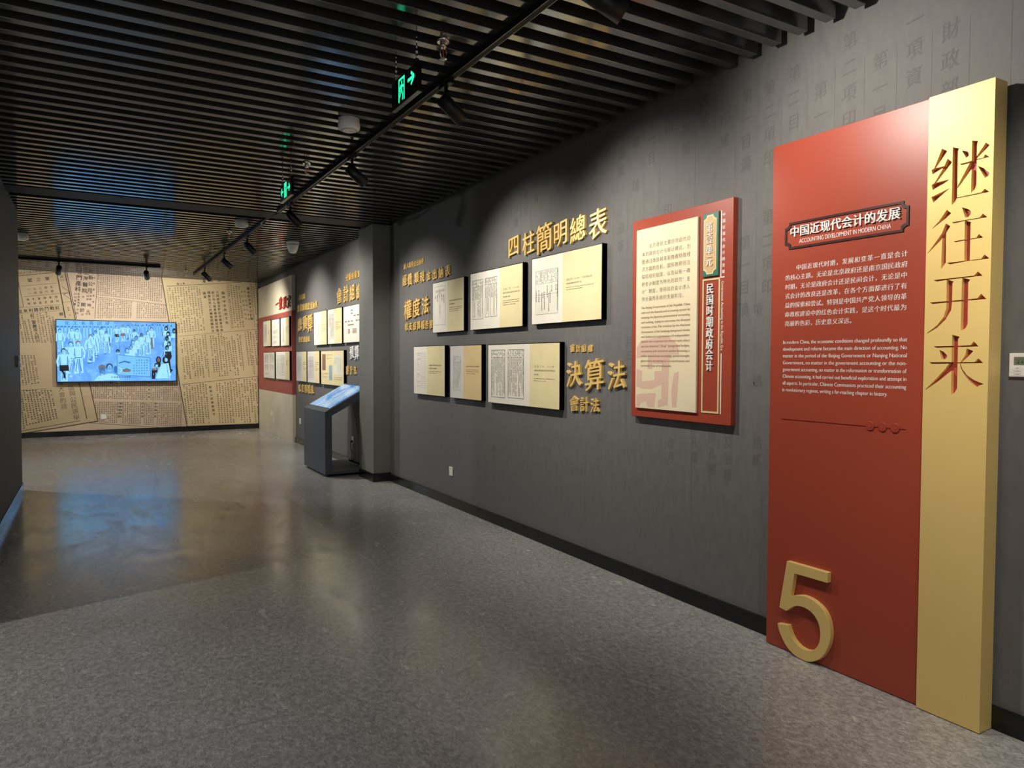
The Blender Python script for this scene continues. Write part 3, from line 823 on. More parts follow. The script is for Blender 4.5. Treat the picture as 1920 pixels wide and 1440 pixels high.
vcol(b, '中国近现代会计的发展', sx0 + .002, sz0, sz1, (sz0 - sz1) / 10 * .62, d + .001, 'bold', 0, 1.0); b.build('printed_chinese_subtitle', M['white'], us)
b = MB(); ex0, ez0 = ul(1354.3, 527); _, ez1 = ul(1353.2, 657)
latin(b, 'Government Accounting in the Republic Era', ex0 - .006, ex0 - .006 + (ez0 - ez1), ez0, .028, d + .001, 'latin', -math.pi / 2); b.build('printed_english_subtitle', M['white'], us)

# ------------------------------------------------------------------ big red and gold title panel
RX, GX = 3.08, 3.06
BX = 3.152                                                    # its back, against the skirting
tY = 1.752
tp = empty('title_panel', (BX, tY, 0), R_RIGHT)
tag(tp, 'tall red and gold chapter panel with carved characters and a large 5', 'display panel')
def tl(px, py, X=RX):
    y, z = wp(px, py, X); return tY - y, z
rt = (wp(1450, 276, RX)[1] + wp(1740, 187, RX)[1]) / 2
gtop = (wp(1741, 185, GX)[1] + wp(1870, 142, GX)[1]) / 2
rd, gd = BX - RX, BX - GX
rl = tY - 2.571
b = MB(); b.box(rl, 0, .004, rt, 0, rd); b.build('red_board', M['red'], tp, bevel=.002)
ge = tY - 1.4955
b = MB(); b.box(0, ge, .004, gtop, 0, gd); gold = b.build('gold_board', M['gold'], tp)
K1 = lambda x, y: (1736 + .1007 * x, 250 + .1007 * y)
K2 = lambda x, y: (1736 + .09028 * x, 380 + .09028 * y)
K3 = lambda x, y: (1730 + .09028 * x, 500 + .09028 * y)
K4 = lambda x, y: (1726 + .09028 * x, 620 + .09028 * y)
JI = [[(303, 285), (400, 330), (352, 400), (188, 645), (150, 665)],
      [(105, 685), (165, 650), (395, 600), (392, 655), (300, 655), (170, 735), (125, 765)],
      [(405, 470), (488, 535), (440, 602), (190, 925), (150, 945), (345, 610)],
      [(105, 962), (165, 925), (445, 855), (335, 935), (180, 1022), (130, 1055)],
      [(100, 1190), (445, 1020), (330, 1120), (182, 1252), (140, 1290)],
      [(503, 258), (620, 283), (597, 330), (580, 1200), (545, 1272), (480, 1337)],
      [(862, 135), (972, 143), (952, 210), (940, 960), (905, 1050), (840, 1105)],
      [(668, 315), (790, 345), (808, 380), (795, 420), (750, 455)],
      [(1118, 172), (1188, 220), (965, 452), (944, 470), (948, 425)],
      [(635, 572), (870, 508), (940, 478), (1068, 455), (1105, 390), (1182, 440), (950, 497), (850, 545), (665, 592)],
      [(815, 555), (920, 520), (890, 620), (850, 665), (640, 960), (575, 1040), (580, 1005)],
      [(965, 605), (1080, 650), (1185, 740), (1160, 790), (1100, 830)],
      [(560, 1198), (620, 1188), (1030, 1100), (1100, 1030), (1180, 1090), (560, 1216)]]
WANG = [[(435, 148), (527, 218), (420, 320), (135, 545), (130, 538), (270, 390)],
        [(415, 430), (510, 490), (425, 620), (300, 790), (40, 1055), (33, 1050), (190, 840), (330, 640)],
        [(345, 640), (432, 595), (418, 660), (412, 1240), (370, 1310), (315, 1380)],
        [(748, 95), (890, 138), (935, 185), (925, 250), (870, 305), (815, 300)],
        [(540, 408), (800, 362), (1110, 310), (1185, 232), (1280, 300), (820, 378), (575, 432)],
        [(808, 370), (940, 405), (930, 440), (910, 1200), (798, 1212)],
        [(575, 800), (810, 765), (1040, 730), (1105, 650), (1190, 725), (800, 787), (610, 824)],
        [(440, 1250), (800, 1208), (1145, 1165), (1220, 1075), (1320, 1160), (840, 1218), (490, 1282)]]
KAI = [[(225, 278), (310, 268), (820, 213), (1070, 183), (1145, 98), (1245, 187), (520, 272), (285, 310)],
       [(140, 745), (820, 688), (1135, 658), (1215, 560), (1325, 670), (550, 740), (200, 777)],
       [(500, 262), (645, 310), (620, 345), (608, 720), (590, 900), (480, 1090), (300, 1270), (92, 1390), (85, 1380), (300, 1215), (430, 1050), (490, 860)],
       [(818, 230), (985, 265), (948, 330), (935, 1180), (900, 1260), (850, 1307), (790, 1327)]]
LAI = [[(270, 325), (660, 317), (1035, 303), (1108, 222), (1205, 327), (315, 357)],
       [(175, 655), (1120, 653), (1198, 575), (1305, 674), (220, 690)],
       [(655, 85), (810, 125), (780, 180), (758, 1190), (730, 1250), (690, 1302), (630, 1332)],
       [(390, 398), (480, 440), (550, 515), (545, 560), (500, 597), (435, 592)],
       [(960, 370), (1095, 422), (1010, 520), (850, 660), (828, 665), (920, 520)],
       [(612, 660), (725, 660), (722, 800), (640, 832), (420, 1012), (105, 1232), (98, 1222), (350, 970), (500, 810)],
       [(815, 685), (832, 695), (870, 800), (960, 920), (1100, 1022), (1315, 1112), (1230, 1132), (1145, 1187), (1000, 1042), (900, 902), (835, 782)]]
CUT = .020
cutter = MB(); zones = []
for strokes, K in ((JI, K1), (WANG, K2), (KAI, K3), (LAI, K4)):
    allp = []
    for i, s in enumerate(strokes):
        pts = [tl(*K(x, y), GX) for x, y in s]; allp += pts
        cutter.prism(pts, gd - CUT - .0004 * (i % 3), gd + .02 + .0007 * i)
    zones.append((min(p[0] for p in allp), max(p[0] for p in allp), min(p[1] for p in allp), max(p[1] for p in allp)))
co = cutter.build('cutter', M['gold'], tp)
bm_ = gold.modifiers.new('carve', 'BOOLEAN'); bm_.operation = 'DIFFERENCE'; bm_.object = co; bm_.solver = 'EXACT'; bm_.use_self = True
bpy.context.view_layer.update()
dg = bpy.context.evaluated_depsgraph_get()
carved = bpy.data.meshes.new_from_object(gold.evaluated_get(dg))
gold.modifiers.clear(); gold.data = carved
bpy.data.objects.remove(co)
bv = gold.modifiers.new('bevel', 'BEVEL'); bv.width = .0012; bv.segments = 1; bv.limit_method = 'ANGLE'
for zn in zones:
    b = MB(); b.box(zn[0] - .002, zn[1] + .002, zn[2] - .002, zn[3] + .002, gd - CUT - .012, gd - CUT + .0015)
    b.build('carved_character', M['red_deep'], gold, label='carved character with a red floor')
FIVE = [(197, 93), (697, 238), (695, 365), (290, 247), (243, 524), (330, 514), (420, 525), (540, 590), (650, 700), (710, 830), (733, 980), (722, 1090), (680, 1200), (610, 1290), (500, 1332), (400, 1312), (280, 1240), (180, 1120), (110, 970), (80, 855), (212, 882), (235, 965), (280, 1060), (350, 1140), (430, 1186), (510, 1190), (570, 1142), (600, 1060), (605, 960), (580, 850), (530, 760), (450, 687), (350, 648), (270, 656), (190, 708), (103, 660)]
def smooth_poly(pts, sharp):
    out = []; n = len(pts)
    for i in range(n):
        out.append(pts[i])
        if i in sharp and (i + 1) % n in sharp: continue
        p0 = pts[i - 1] if i not in sharp else pts[i]; p1 = pts[i]; p2 = pts[(i + 1) % n]; p3 = pts[(i + 2) % n] if (i + 1) % n not in sharp else p2
        for t in (.25, .5, .75):
            out.append(tuple(.5 * (2 * p1[k] + (p2[k] - p0[k]) * t + (2 * p0[k] - 5 * p1[k] + 4 * p2[k] - p3[k]) * t * t + (3 * p1[k] - p0[k] - 3 * p2[k] + p3[k]) * t ** 3) for k in (0, 1)))
    return out
F5 = 3.052
five = smooth_poly(FIVE, {0, 1, 2, 3, 4, 19, 20, 34, 35})
pts = [tl(1445 + .15276 * x, 1040 + .15276 * y, F5) for x, y in five]
zmin = min(p[1] for p in pts)
pts = [(x, z - zmin + .003) for x, z in pts]
b = MB(); b.prism(pts, rd, BX - F5); b.build('numeral', M['gold'], tp, bevel=.002, label='gold numeral 5')
# plaque on the red board
K5 = lambda x, y: (1420 + .26385 * x, 120 + .26385 * y)
K6 = lambda x, y: (1420 + .26385 * x, 460 + .26385 * y)
xl = tl(*K5(200, 1230))[0]; xr = tl(*K5(1081, 1080))[0]
zt_ = (tl(*K5(232, 1130))[1] + tl(*K5(1045, 972))[1]) / 2; zb_ = (tl(*K5(230, 1320))[1] + tl(*K5(1045, 1190))[1]) / 2
n_ = .024
def stepped(x0, x1, y0, y1, n):
    return [(x0 + n, y0), (x1 - n, y0), (x1 - n, y0 + n * .6), (x1 - n * .4, y0 + n), (x1, y0 + n), (x1, y1 - n), (x1 - n * .4, y1 - n), (x1 - n, y1 - n * .6), (x1 - n, y1), (x0 + n, y1), (x0 + n, y1 - n * .6), (x0 + n * .4, y1 - n), (x0, y1 - n), (x0, y0 + n), (x0 + n * .4, y0 + n), (x0 + n, y0 + n * .6)]
o_ = stepped(xl, xr, zb_, zt_, n_); t_ = .011
i_ = stepped(xl + t_, xr - t_, zb_ + t_, zt_ - t_, n_)
b = MB(); n = len(o_)
vs = [(x, y, rd) for x, y in o_] + [(x, y, rd) for x, y in i_] + [(x, y, rd + .005) for x, y in o_] + [(x, y, rd + .005) for x, y in i_]
fs = []
for k in range(n):
    j = (k + 1) % n
    fs += [(2 * n + k, 2 * n + j, 3 * n + j, 3 * n + k), (k, j, 2 * n + j, 2 * n + k), (n + j, n + k, 3 * n + k, 3 * n + j)]
b.add(vs, fs); b.build('plaque_border', M['brown_groove'], tp)
b = MB()
x0_, za = tl(*K5(238, 1200)); x1_, zb2 = tl(*K5(1027, 1052))
hrow(b, '中国近现代会计的发展', x0_, x1_, (za + zb2) / 2, (x1_ - x0_) / 10 * 1.0, rd, 'bold', .008); b.build('title_lettering', M['white'], tp)
b = MB(); x0_, za = tl(*K5(298, 1272)); x1_, zb2 = tl(*K5(950, 1168))
latin(b, 'ACCOUNTING DEVELOPMENT IN MODERN CHINA', x0_, x1_, (za + zb2) / 2, .031, rd + .001); b.build('subtitle_lettering', M['white'], tp)
CN2 = [('\u3000\u3000中国近现代时期，发展和变革一直是会计', 155, 58), ('的核心主题。无论是北京政府还是南京国民政府', 225, 132), ('时期，无论是政府会计还是民间会计，无论是中', 294, 210), ('式会计的改良还是改革，在各个方面都进行了有', 360, 285), ('益的探索和尝试。特别是中国共产党人领导的革', 426, 357), ('命政权建设中的红色会计实践，是这个时代最为', 491, 440), ('亮丽的色彩，历史意义深远。', 552, 500)]
b = MB()
xa = tl(*K6(198, 300))[0]; xb = tl(*K6(1068, 250))[0]
zs = [((tl(*K6(198, l + (0 if i else 12)))[1] + tl(*K6(1066, r))[1]) / 2) for i, (s, l, r) in enumerate(CN2)]
z_0, z_5 = zs[0], zs[5]
for i, (s, l, r) in enumerate(CN2):
    n = len(s) if i else 21
    wd = (xb - xa) * (1 if i < 6 else 13 / 21)
    hrow(b, s, xa, xa + wd, z_0 + (z_5 - z_0) * i / 5, (xb - xa) / 21 * .98, rd + .001, 'kai')
b.build('printed_chinese_text', M['white'], tp)
EN2 = ['In modern China, the economic conditions changed profoundly so that', 'development and reform became the main direction of accounting. No', 'matter in the period of the Beijing Government or Nanjing National', 'Government, no matter in the government accounting or the non-', 'government accounting, no matter in the reformation or transformation of', 'Chinese accounting, it had carried out beneficial exploration and attempt in', 'all aspects. In particular, Chinese Communists practiced their accounting', 'in revolutionary regimes, writing a far-reaching chapter in history.']
b = MB()
xa = tl(*K6(182, 850))[0]; xb = tl(*K6(1062, 850))[0]
z_0 = (tl(*K6(182, 700))[1] + tl(*K6(1062, 684))[1]) / 2; z_6 = (tl(*K6(182, 990))[1] + tl(*K6(1062, 1020))[1]) / 2
for i, s in enumerate(EN2):
    latin(b, s, xa, xb if i < 7 else xa + (tl(*K6(925, 1066))[0] - xa), z_0 + (z_6 - z_0) * i / 6, .0265, rd + .001)
b.build('printed_english_text', M['white'], tp)
M['red_relief'] = mat('red_relief', (0.33, 0.045, 0.027), 0.35)
b = MB(); x0_, za = tl(*K6(172, 1228)); x1_, zb2 = tl(*K6(1052, 1306)); zz = (za + zb2) / 2
b.box(x0_, x1_, zz - .002, zz + .002, rd, rd + .003); b.build('rule_line', M['red_relief'], tp)
for cxp in (802, 890, 980):
    cx = tl(*K6(cxp, 1290))[0]; R = .021
    b = MB(); b.lathe([(R, 0), (R, .004), (R * .94, .005)], 28, (cx, zz, rd)); coin = b.build('coin_ornament', M['red_relief'], tp)
    b = MB()
    star = []
    for k in range(4):
        a = k * math.pi / 2 + math.pi / 2
        star += [(cx + R * .85 * math.cos(a), zz + R * .85 * math.sin(a)), (cx + R * .28 * math.cos(a + math.pi / 4), zz + R * .28 * math.sin(a + math.pi / 4))]
    b.prism(star, rd + .005, rd + .006); b.build('coin_star', M['red'], coin)

# ------------------------------------------------------------------ newspaper mural on the far wall
nm = empty('newspaper_mural', (0, FY - .0025, 0), R_FAR)
tag(nm, 'wall-wide mural of three overlapping old newspaper pages behind the lit screen', 'mural')
PXM = .00257                                                  # metres per unit of the measuring grid below
def n8(x, y):
    a, z = fp(x * .27778, 440 + y * .27778); return a, z
def page(name, pts, m, z0, z1, edge=True):
    p = MB(); p.prism(pts, z0, z1); o = p.build(name, M[m], nm)
    if edge:
        q = MB()
        for i in range(len(pts)):
            a, c = pts[i], pts[(i + 1) % len(pts)]
            if edge is True or i in edge: q.line(a[0], a[1], c[0], c[1], .016, z1 + .0004)
        q.build('page_edge', M['news_edge'], o)
    return o
TOPZ = 3.30
pc_ = page('newspaper_page', [(-2.2, .105), (3.1, .105), (3.1, TOPZ), (-2.2, TOPZ)], 'news_b', 0, .002, False)
pc_['label'] = 'rose-tinted middle page'
lt = n8(448, 190); lb = n8(660, 1258); ll = n8(130, 1345)
pa_ = page('newspaper_page', [(-2.2, TOPZ), (lt[0] - .05, TOPZ), lb, ll, (-2.2, .06 + ll[1] - .12)], 'news_a', .002, .006, [1, 2])
pa_['label'] = 'tan left page'
rt1 = n8(1090, 250); rb = n8(1262, 1296)
pb_ = page('newspaper_page', [(3.1, .11), (3.1, TOPZ), (rt1[0] - .02, TOPZ), rb, (rb[0] + .01, .11)], 'news_c', .002, .006, [2, 3])
pb_['label'] = 'yellow right page'
b = MB(); b.quad(-2.2, 1.0, .105, .135, .0024); b.build('page_margin', M['news_b'], pc_)
class Grid:
    """writes on a page in the measuring grid of the mural"""
    def __init__(s, z, scale, off): s.z = z; s.k = scale; s.o = off; s.mb = MB()
    def P(s, x, y): return n8(s.o[0] + s.k * x, s.o[1] + s.k * y)
    def line(s, x0, y0, x1, y1, w=3):
        a, c = s.P(x0, y0), s.P(x1, y1); s.mb.line(a[0], a[1], c[0], c[1], w * s.k * PXM, s.z)
    def ch(s, c, x, y, size, style='song', rot=0.0):
        a = s.P(x, y); put(s.mb, c, a[0], a[1], size * s.k * PXM, s.z, style, rot=rot)
    def row(s, text, x0, y0, x1, y1, size, style='song', rot=0.0):
        n = len(text)
        for i, c in enumerate(text):
            t = i / max(1, n - 1); s.ch(c, x0 + (x1 - x0) * t, y0 + (y1 - y0) * t, size, style, rot)
    def scr(s, x, y, size, rng):
        a = s.P(x, y); scribble(s.mb, a[0], a[1], size * s.k * PXM, rng, s.z)
    def col(s, x0, y0, x1, y1, size, rng, gap=1.12, miss=.06):
        n = max(1, int((y1 - y0) / (size * gap)))
        for i in range(n):
            if rng.random() > miss:
                t = i / n; s.scr(x0 + (x1 - x0) * t, y0 + (y1 - y0) * t, size, rng)
    def done(s, name, m, parent): return s.mb.build(name, M[m], parent)
rng = random.Random(11)
# left page, upper part
g = Grid(.0068, .375, (108, 180)); RT = .085
g.row('日九十二月六年四三九一', 40, 218, 590, 166, 46, 'heavy', RT)
g.line(40, 262, 712, 200, 10); g.line(733, 190, 890, 1020, 14); g.line(752, 330, 880, 1010, 5); g.line(905, 150, 1090, 1030, 10)
g.line(28, 295, 138, 820, 8); g.line(30, 826, 140, 815, 6)
g.row('號三第', 250, 342, 562, 312, 78, 'heavy', RT)
g.line(98, 445, 730, 393, 5)
g.row('一九三四年', 236, 508, 638, 464, 50, 'heavy', RT); g.row('一月廿六號', 248, 580, 652, 536, 50, 'heavy', RT)
g.line(150, 640, 790, 578, 5)
for j, y in enumerate((690, 765)):
    for i in range(6): g.scr(212 + 102 * i + 22 * j, y - 9.5 * i, 48, rng)
g.line(40, 842, 800, 778, 5)
g.row('從來利勝的鬥戰紅', 75, 902, 745, 835, 76, 'heavy', RT)
g.line(40, 946, 800, 884, 4)
g.row('紅二軍團攻入四川', 295, 975, 392, 1430, 74, 'heavy', RT)
g.ch('山', 820, 272, 60, 'heavy', RT); g.line(780, 330, 935, 318, 4); g.line(785, 350, 940, 340, 4); g.line(840, 740, 1010, 722, 5)
for a in ((830, 460, 960, 550, 7), (820, 575, 960, 570, 10), (840, 590, 1000, 690, 6), (960, 520, 975, 600, 6), (930, 450, 960, 500, 5), (860, 600, 930, 560, 8)): g.line(*a)
g.col(935, 840, 985, 1010, 34, rng)
g.ch('開', 815, 950, 70, 'heavy', RT)
for i, x in enumerate((45, 105, 160, 225, 380, 435, 490, 545, 600, 660)):
    g.col(x, (990, 980, 1080, 1060, 960, 945, 975, 925, 990, 1010)[i], x + 95, 1490, 30, rng)
g.done('newspaper_print', 'ink', pa_)
# left page, lower part
g = Grid(.0068, .506, (108, 936))
for i in range(10):
    x = -60 + 40 * i
    g.col(x - 60, -230, x, 205 - 6 * i, 23, rng)
for i in range(11):
    x = 100 + 40 * i
    g.col(x - 36, 232, x + 50, 715 - 9 * i, 25, rng)
g.col(60, 320, 110, 760, 25, rng); g.col(20, 250, 60, 770, 25, rng)
g.line(-60, 240, 410, 205, 4)
g.row('區與公民選舉', 738, 190, 806, 585, 88, 'thin', RT); g.row('蘇大會的證', 590, 130, 640, 440, 84, 'thin', RT)
g.line(840, 120, 946, 606, 9); g.line(60, 772, 862, 630, 7)
g.done('newspaper_print', 'ink', pa_)
# right page
g = Grid(.0068, .4, (1080, 216)); RT = .065
g.row('版八第', 302, 290, 400, 284, 42, 'heavy', RT); g.row('華中色紅', 745, 252, 1120, 226, 62, 'heavy', RT)
g.line(110, 332, 1380, 262, 8); g.line(120, 380, 192, 935, 5)
for i in range(12):
    x = 160 + 46 * i
    g.col(x, 372 - 3 * i if i < 11 else 395, x + 82, 1150 - 5 * i, 30, rng, 1.14, .14)
g.row('臨時中央政府文告', 1062, 445, 1128, 945, 62, 'heavy', RT); g.line(1020, 460, 1080, 935, 3); g.line(1124, 318, 1206, 1062, 4)
g.row('人民委員會對於赤衛軍及政', 966, 432, 1040, 1072, 58, 'heavy', RT); g.row('府工作人員勇敢參戰而受傷', 892, 438, 968, 1078, 58, 'heavy', RT)
g.row('殘廢及死亡的撫恤問題的決', 822, 440, 890, 1084, 58, 'heavy', RT); g.row('議案', 745, 448, 758, 512, 58, 'heavy', RT)
for i in range(5):
    x = 1148 + 45 * i; g.col(x, 312 + 8 * i, x + 82, 1060 - 4 * i, 31, rng, 1.14, .1)
for i in range(7): g.scr(1376 + 12 * i, 425 + 76 * i, 34, rng); g.scr(1426 + 12 * i, 420 + 78 * i, 34, rng)
g.row('鄉村的定居不已打開', 1486, 372, 1546, 880, 60, 'heavy', RT)
for i in range(5):
    x = 1530 + 42 * i; g.col(x, 292 + (60 if i == 1 else 6), x + 70, 1040, 29, rng, 1.14, .1)
g.line(320, 1175, 1725, 1045, 5)
g.done('newspaper_print', 'ink', pb_)
g = Grid(.0068, 1.0, (0, 0))
for i in range(31):
    x = 1222 + 18 * i
    t = i / 31
    a, c = 695 - 48 * t, 985 - 42 * t
    if i in (17, 18, 20): a += 30
    if i in (10, 23): continue
    g.col(x, a + rng.choice((0, 0, 8, 24)), x + 28, c - rng.choice((0, 0, 0, 30, 60)), 12.5, rng, 1.12, .1)
g.line(1226, 1012, 1776, 952, 3)
for i in range(29):
    x = 1240 + 18.5 * i
    if x + 24 > 1772: break
    t = i / 29
    a, c = 1022 - 55 * t, 1288 - 16 * t
    if i in (9, 11): continue
    if i == 10: g.row('財政人民委員訓令', x - 6, 1030, x + 18, 1210, 22, 'heavy', RT); continue
    g.col(x, a + rng.choice((0, 0, 8)), x + 24, c - rng.choice((0, 0, 0, 40)), 12.5, rng, 1.12, .1)
g.done('newspaper_print', 'ink', pb_)
# middle page
g = Grid(.0028, .375, (108, 180))
RM = -.03
g.row('專門產科', 1148, 190, 1112, 500, 108, 'heavy', RM); g.row('上海醫院', 1262, 200, 1236, 530, 96, 'heavy', RM); g.row('又新公司', 1356, 180, 1330, 520, 92, 'heavy', RM)
for x, y0, y1, s in ((1070, 590, 830, 48), (1130, 590, 850, 44), (1210, 640, 720, 40), (1290, 570, 740, 44), (1345, 570, 740, 44), (1110, 870, 1000, 44), (1190, 960, 1010, 44), (1270, 950, 1010, 40), (1320, 950, 1010, 40)): g.col(x, y0, x - 12, y1, s, rng)
g.row('開診', 1210, 780, 1190, 880, 84, 'heavy', RM); g.row('時火', 1318, 790, 1298, 900, 70, 'heavy', RM)
for y in (300, 400, 510, 620, 730, 840): g.scr(1425 - y * .05, y, 40, rng)
g.done('newspaper_print', 'ink', pc_)
g = Grid(.0028, 1.0, (0, 0))
g.line(660, 248, 640, 566, 3); g.line(650, 420, 1125, 474, 2.5)
for i in range(32):
    x = 668 + 14.6 * i
    t = i / 32
    if x < 1105: g.col(x, 250 + 40 * t, x - 4, 418 + 48 * t, 10.5, rng, 1.1, .05)
    if i not in (16, 17): g.col(x - 2, 434 + 48 * t, x - 6, 572, 10.5, rng, 1.1, .05)
for i in range(44):
    x = 618 + 14.4 * i; t = i / 44
    if x > 1236: break
    if i not in (9, 27): g.col(x, 985, x - 3, 1112 + 18 * t, 10.5, rng, 1.1, .05)
    else: g.col(x, 1000, x - 3, 1120, 18, rng)
    if x > 632:
        if i in (13, 14, 24, 30): g.col(x, 1140, x - 4, 1250, 18, rng)
        else: g.col(x, 1130 + 12 * t, x - 5, 1272 + 34 * t, 10.5, rng, 1.1, .05)
g.line(560, 1268, 1250, 1312, 3)
g.done('newspaper_print', 'ink', pc_)
# blank wall plate on the mural
def wall_plate(loc, R, w, h, label, cat='wall socket', group=None, holes=True, name='wall_socket', key=None):
    r = empty(name, loc, R); tag(r, label, cat, group)
    p = MB(); p.box(-w / 2, w / 2, -h / 2, h / 2, 0, .009); p.build('cover_plate', M['white_plastic'], r, bevel=.002)
    if holes:
        p = MB()
        for x, y, rr in ((-.011, -.014, .5), (.011, -.014, -.5)): p.line(x - .003, y - .006, x + .003, y + .006, .0022, .0093)
        p.line(0, -.027, 0, -.021, .0022, .0093)
        p.line(-.012, .016, -.012, .026, .0026, .0093); p.line(.012, .016, .012, .026, .0026, .0093)
        p.build('socket_slots', M['dark_plastic'], r)
    return r
x, z = n8(699, 1228); wall_plate((x, FY - .003, z), R_FAR, .09, .09, 'white blank wall plate on the newspaper mural low under the screen', 'wall plate', holes=False, name='wall_plate')
y, z = wp(846.5, 883.5); wall_plate((WX, y, z), R_RIGHT, .078, .092, 'white wall socket low on the wall under the frames before the pillar')
y, z = wp(563.2, 789.5); wall_plate((WX, y, z), R_RIGHT, .086, .1, 'white wall plate on the charcoal wall between cream panel and kiosk')
y, z = wp(509.5, 775.5, PX); wall_plate((PX, y, z), R_RIGHT, .09, .10, 'white wall plate low on the cream panel', holes=False, name='wall_plate', cat='wall plate')
oy, oz = wp(662, 825); wall_plate((WX, oy, oz), R_RIGHT, .086, .1, 'white wall socket seen through the kiosk opening, with a black plug')

# ------------------------------------------------------------------ wall screen
TVY = 16.20
tx0, tzt = fp(103.5, 597.5, TVY); tx1, tzb = fp(331.5, 717, TVY)
tzt = (tzt + fp(331, 605, TVY)[1]) / 2; tzb = (tzb + fp(107, 716, TVY)[1]) / 2
tv = empty('wall_screen', ((tx0 + tx1) / 2, TVY, (tzt + tzb) / 2), R_FAR)
tag(tv, 'large lit wall screen showing a blue-tinted crowd on the newspaper mural', 'screen')
W2, H2 = (tx1 - tx0) / 2, (tzt - tzb) / 2
b = MB(); b.box(-W2, W2, -H2, H2, -.045, 0); b.box(-W2 * .35, W2 * .35, -H2 * .5, H2 * .5, -.092, -.045); b.build('casing', M['dark_plastic'], tv, bevel=.003)
bz = .018
b = MB(); b.quad(-W2 + bz, W2 - bz, -H2 + bz * 1.2, H2 - bz, .001); disp = b.build('display', M['tv_bg'], tv)
b = MB(); b.box(-.02, .02, -H2 - .008, -H2, -.02, .0); b.box(-.004, .004, -H2 - .014, -H2 - .008, -.012, -.004); b.build('sensor', M['grey_plastic'], tv)
T = {k: MB() for k in ('tv_pale', 'tv_lit', 'tv_mid', 'tv_dark', 'tv_black', 'tv_brown')}
def tc(x, y):
    return -W2 + bz + (x - 40) / 1795 * (2 * W2 - 2 * bz), H2 - bz - (y - 85 - 35 * (x - 40) / 1795) / 895 * (2 * H2 - 2.2 * bz)
def lim(p):
    return max(-W2 + bz, min(W2 - bz, p[0])), max(-H2 + bz * 1.2, min(H2 - bz, p[1]))
US = (2 * W2 - 2 * bz) / 1795
ZN = [0]
def zt(k):
    ZN[0] += 1
    return .0014 + ZN[0] * 1.2e-6
def tp_(k, pts): T[k].flat([lim(tc(*p)) for p in pts], zt(k))
def tl_(k, pts, w):
    for i in range(len(pts) - 1):
        a, c = lim(tc(*pts[i])), lim(tc(*pts[i + 1])); T[k].line(a[0], a[1], c[0], c[1], w * US, zt(k))
def te(k, x, y, rx, ry):
    tp_(k, [(x + rx * math.cos(a * math.pi / 7), y + ry * math.sin(a * math.pi / 7)) for a in range(14)])
def walker(x, y, h, lean=0.0, step=.2, hair='tv_mid', shorts=None, body='tv_pale'):
    """a striding figure of the picture: x, y is the top of the head, h its height"""
    hw = h * .075
    tp_(body, [(x - hw * 1.9, y + h * .17), (x + hw * 1.9, y + h * .17), (x + hw * 1.6 + lean * h, y + h * .52), (x - hw * 1.6 + lean * h, y + h * .52)])
    for s in (-1, 1):
        tp_(body, [(x + lean * h - hw * .2 + s * hw * .7, y + h * .5), (x + lean * h + hw * 1.0 + s * hw * .7, y + h * .5), (x + lean * h + s * step * h * .6 + hw * .6, y + h), (x + lean * h + s * step * h * .6 - hw * .4, y + h)])
        tl_(body, [(x + s * hw * 1.8, y + h * .19), (x + s * hw * 2.7, y + h * .38), (x + s * hw * 2.2 + lean * h, y + h * .54)], hw * .8)
        tl_('tv_mid', [(x + s * hw * 1.5, y + h * .24), (x + s * hw * 1.35 + lean * h, y + h * .5)], hw * .28)
        tl_('tv_mid', [(x + lean * h + s * hw * .3, y + h * .56), (x + lean * h + s * step * h * .5, y + h * .95)], hw * .3)
    tl_('tv_mid', [(x - hw * 1.5 + lean * h, y + h * .52), (x + hw * 1.5 + lean * h, y + h * .52)], hw * .3)
    te(hair, x, y + h * .06, hw * 1.0, h * .075)
    te(body, x + hw * .1, y + h * .085, hw * .72, h * .055)
    if shorts: tp_(shorts, [(x - hw * 1.8 + lean * h, y + h * .5), (x + hw * 1.8 + lean * h, y + h * .5), (x + hw * 2.1 + lean * h, y + h * .68), (x - hw * 1.7 + lean * h, y + h * .68)])
rng = random.Random(3)
for i in range(16):                                           # the packed rows along the top
    x = 60 + 52 * i + rng.uniform(-10, 10); tp_('tv_lit', [(x - 18, 190), (x + 18, 190), (x + 24, 330), (x - 20, 330)]); te('tv_mid', x, 178, 13, 16)
    tl_('tv_mid', [(x - 20, 200), (x - 26, 330)], 5); tl_('tv_pale', [(x + 4, 200), (x + 8, 350)], 9)
for i in range(13):
    x = 1090 + 56 * i + rng.uniform(-12, 12); te('tv_mid', x, 150 + rng.uniform(-10, 14), 12, 14); tl_('tv_lit', [(x, 170), (x + rng.uniform(-14, 14), 260)], 26); tl_('tv_mid', [(x + 16, 170), (x + 18, 250)], 5)
tp_('tv_lit', [(40, 88), (880, 100), (870, 178), (40, 168)])
for i, ch in enumerate('化工系各川成'):
    cx, cy = tc(190 + 118 * i, 128); put(T['tv_mid'], ch, cx, cy, 70 * US, zt(0), 'bold')
for x, y, h in ((85, 215, 330), (255, 200, 300), (330, 210, 300), (600, 235, 330), (700, 175, 330)): walker(x, y, h, .02, .12)
walker(235, 400, 470, .07, .22); walker(345, 390, 470, .0, .18, 'tv_brown'); walker(525, 300, 400, .0, .16, 'tv_brown'); walker(560, 280, 330, .04, .15)
walker(760, 240, 330, .02, .18); walker(135, 500, 480, .0, .1, 'tv_dark', 'tv_black')
tl_('tv_black', [(100, 810), (140, 870), (142, 930)], 30)
walker(915, 170, 240, .0, .1, 'tv_mid', 'tv_black'); walker(1010, 150, 250, .0, .12, 'tv_brown', 'tv_brown'); walker(1085, 160, 230)
for x, y, h in ((1190, 220, 260), (1295, 280, 340), (1395, 245, 350), (1455, 190, 300)): walker(x, y, h, .0, .14, 'tv_dark')
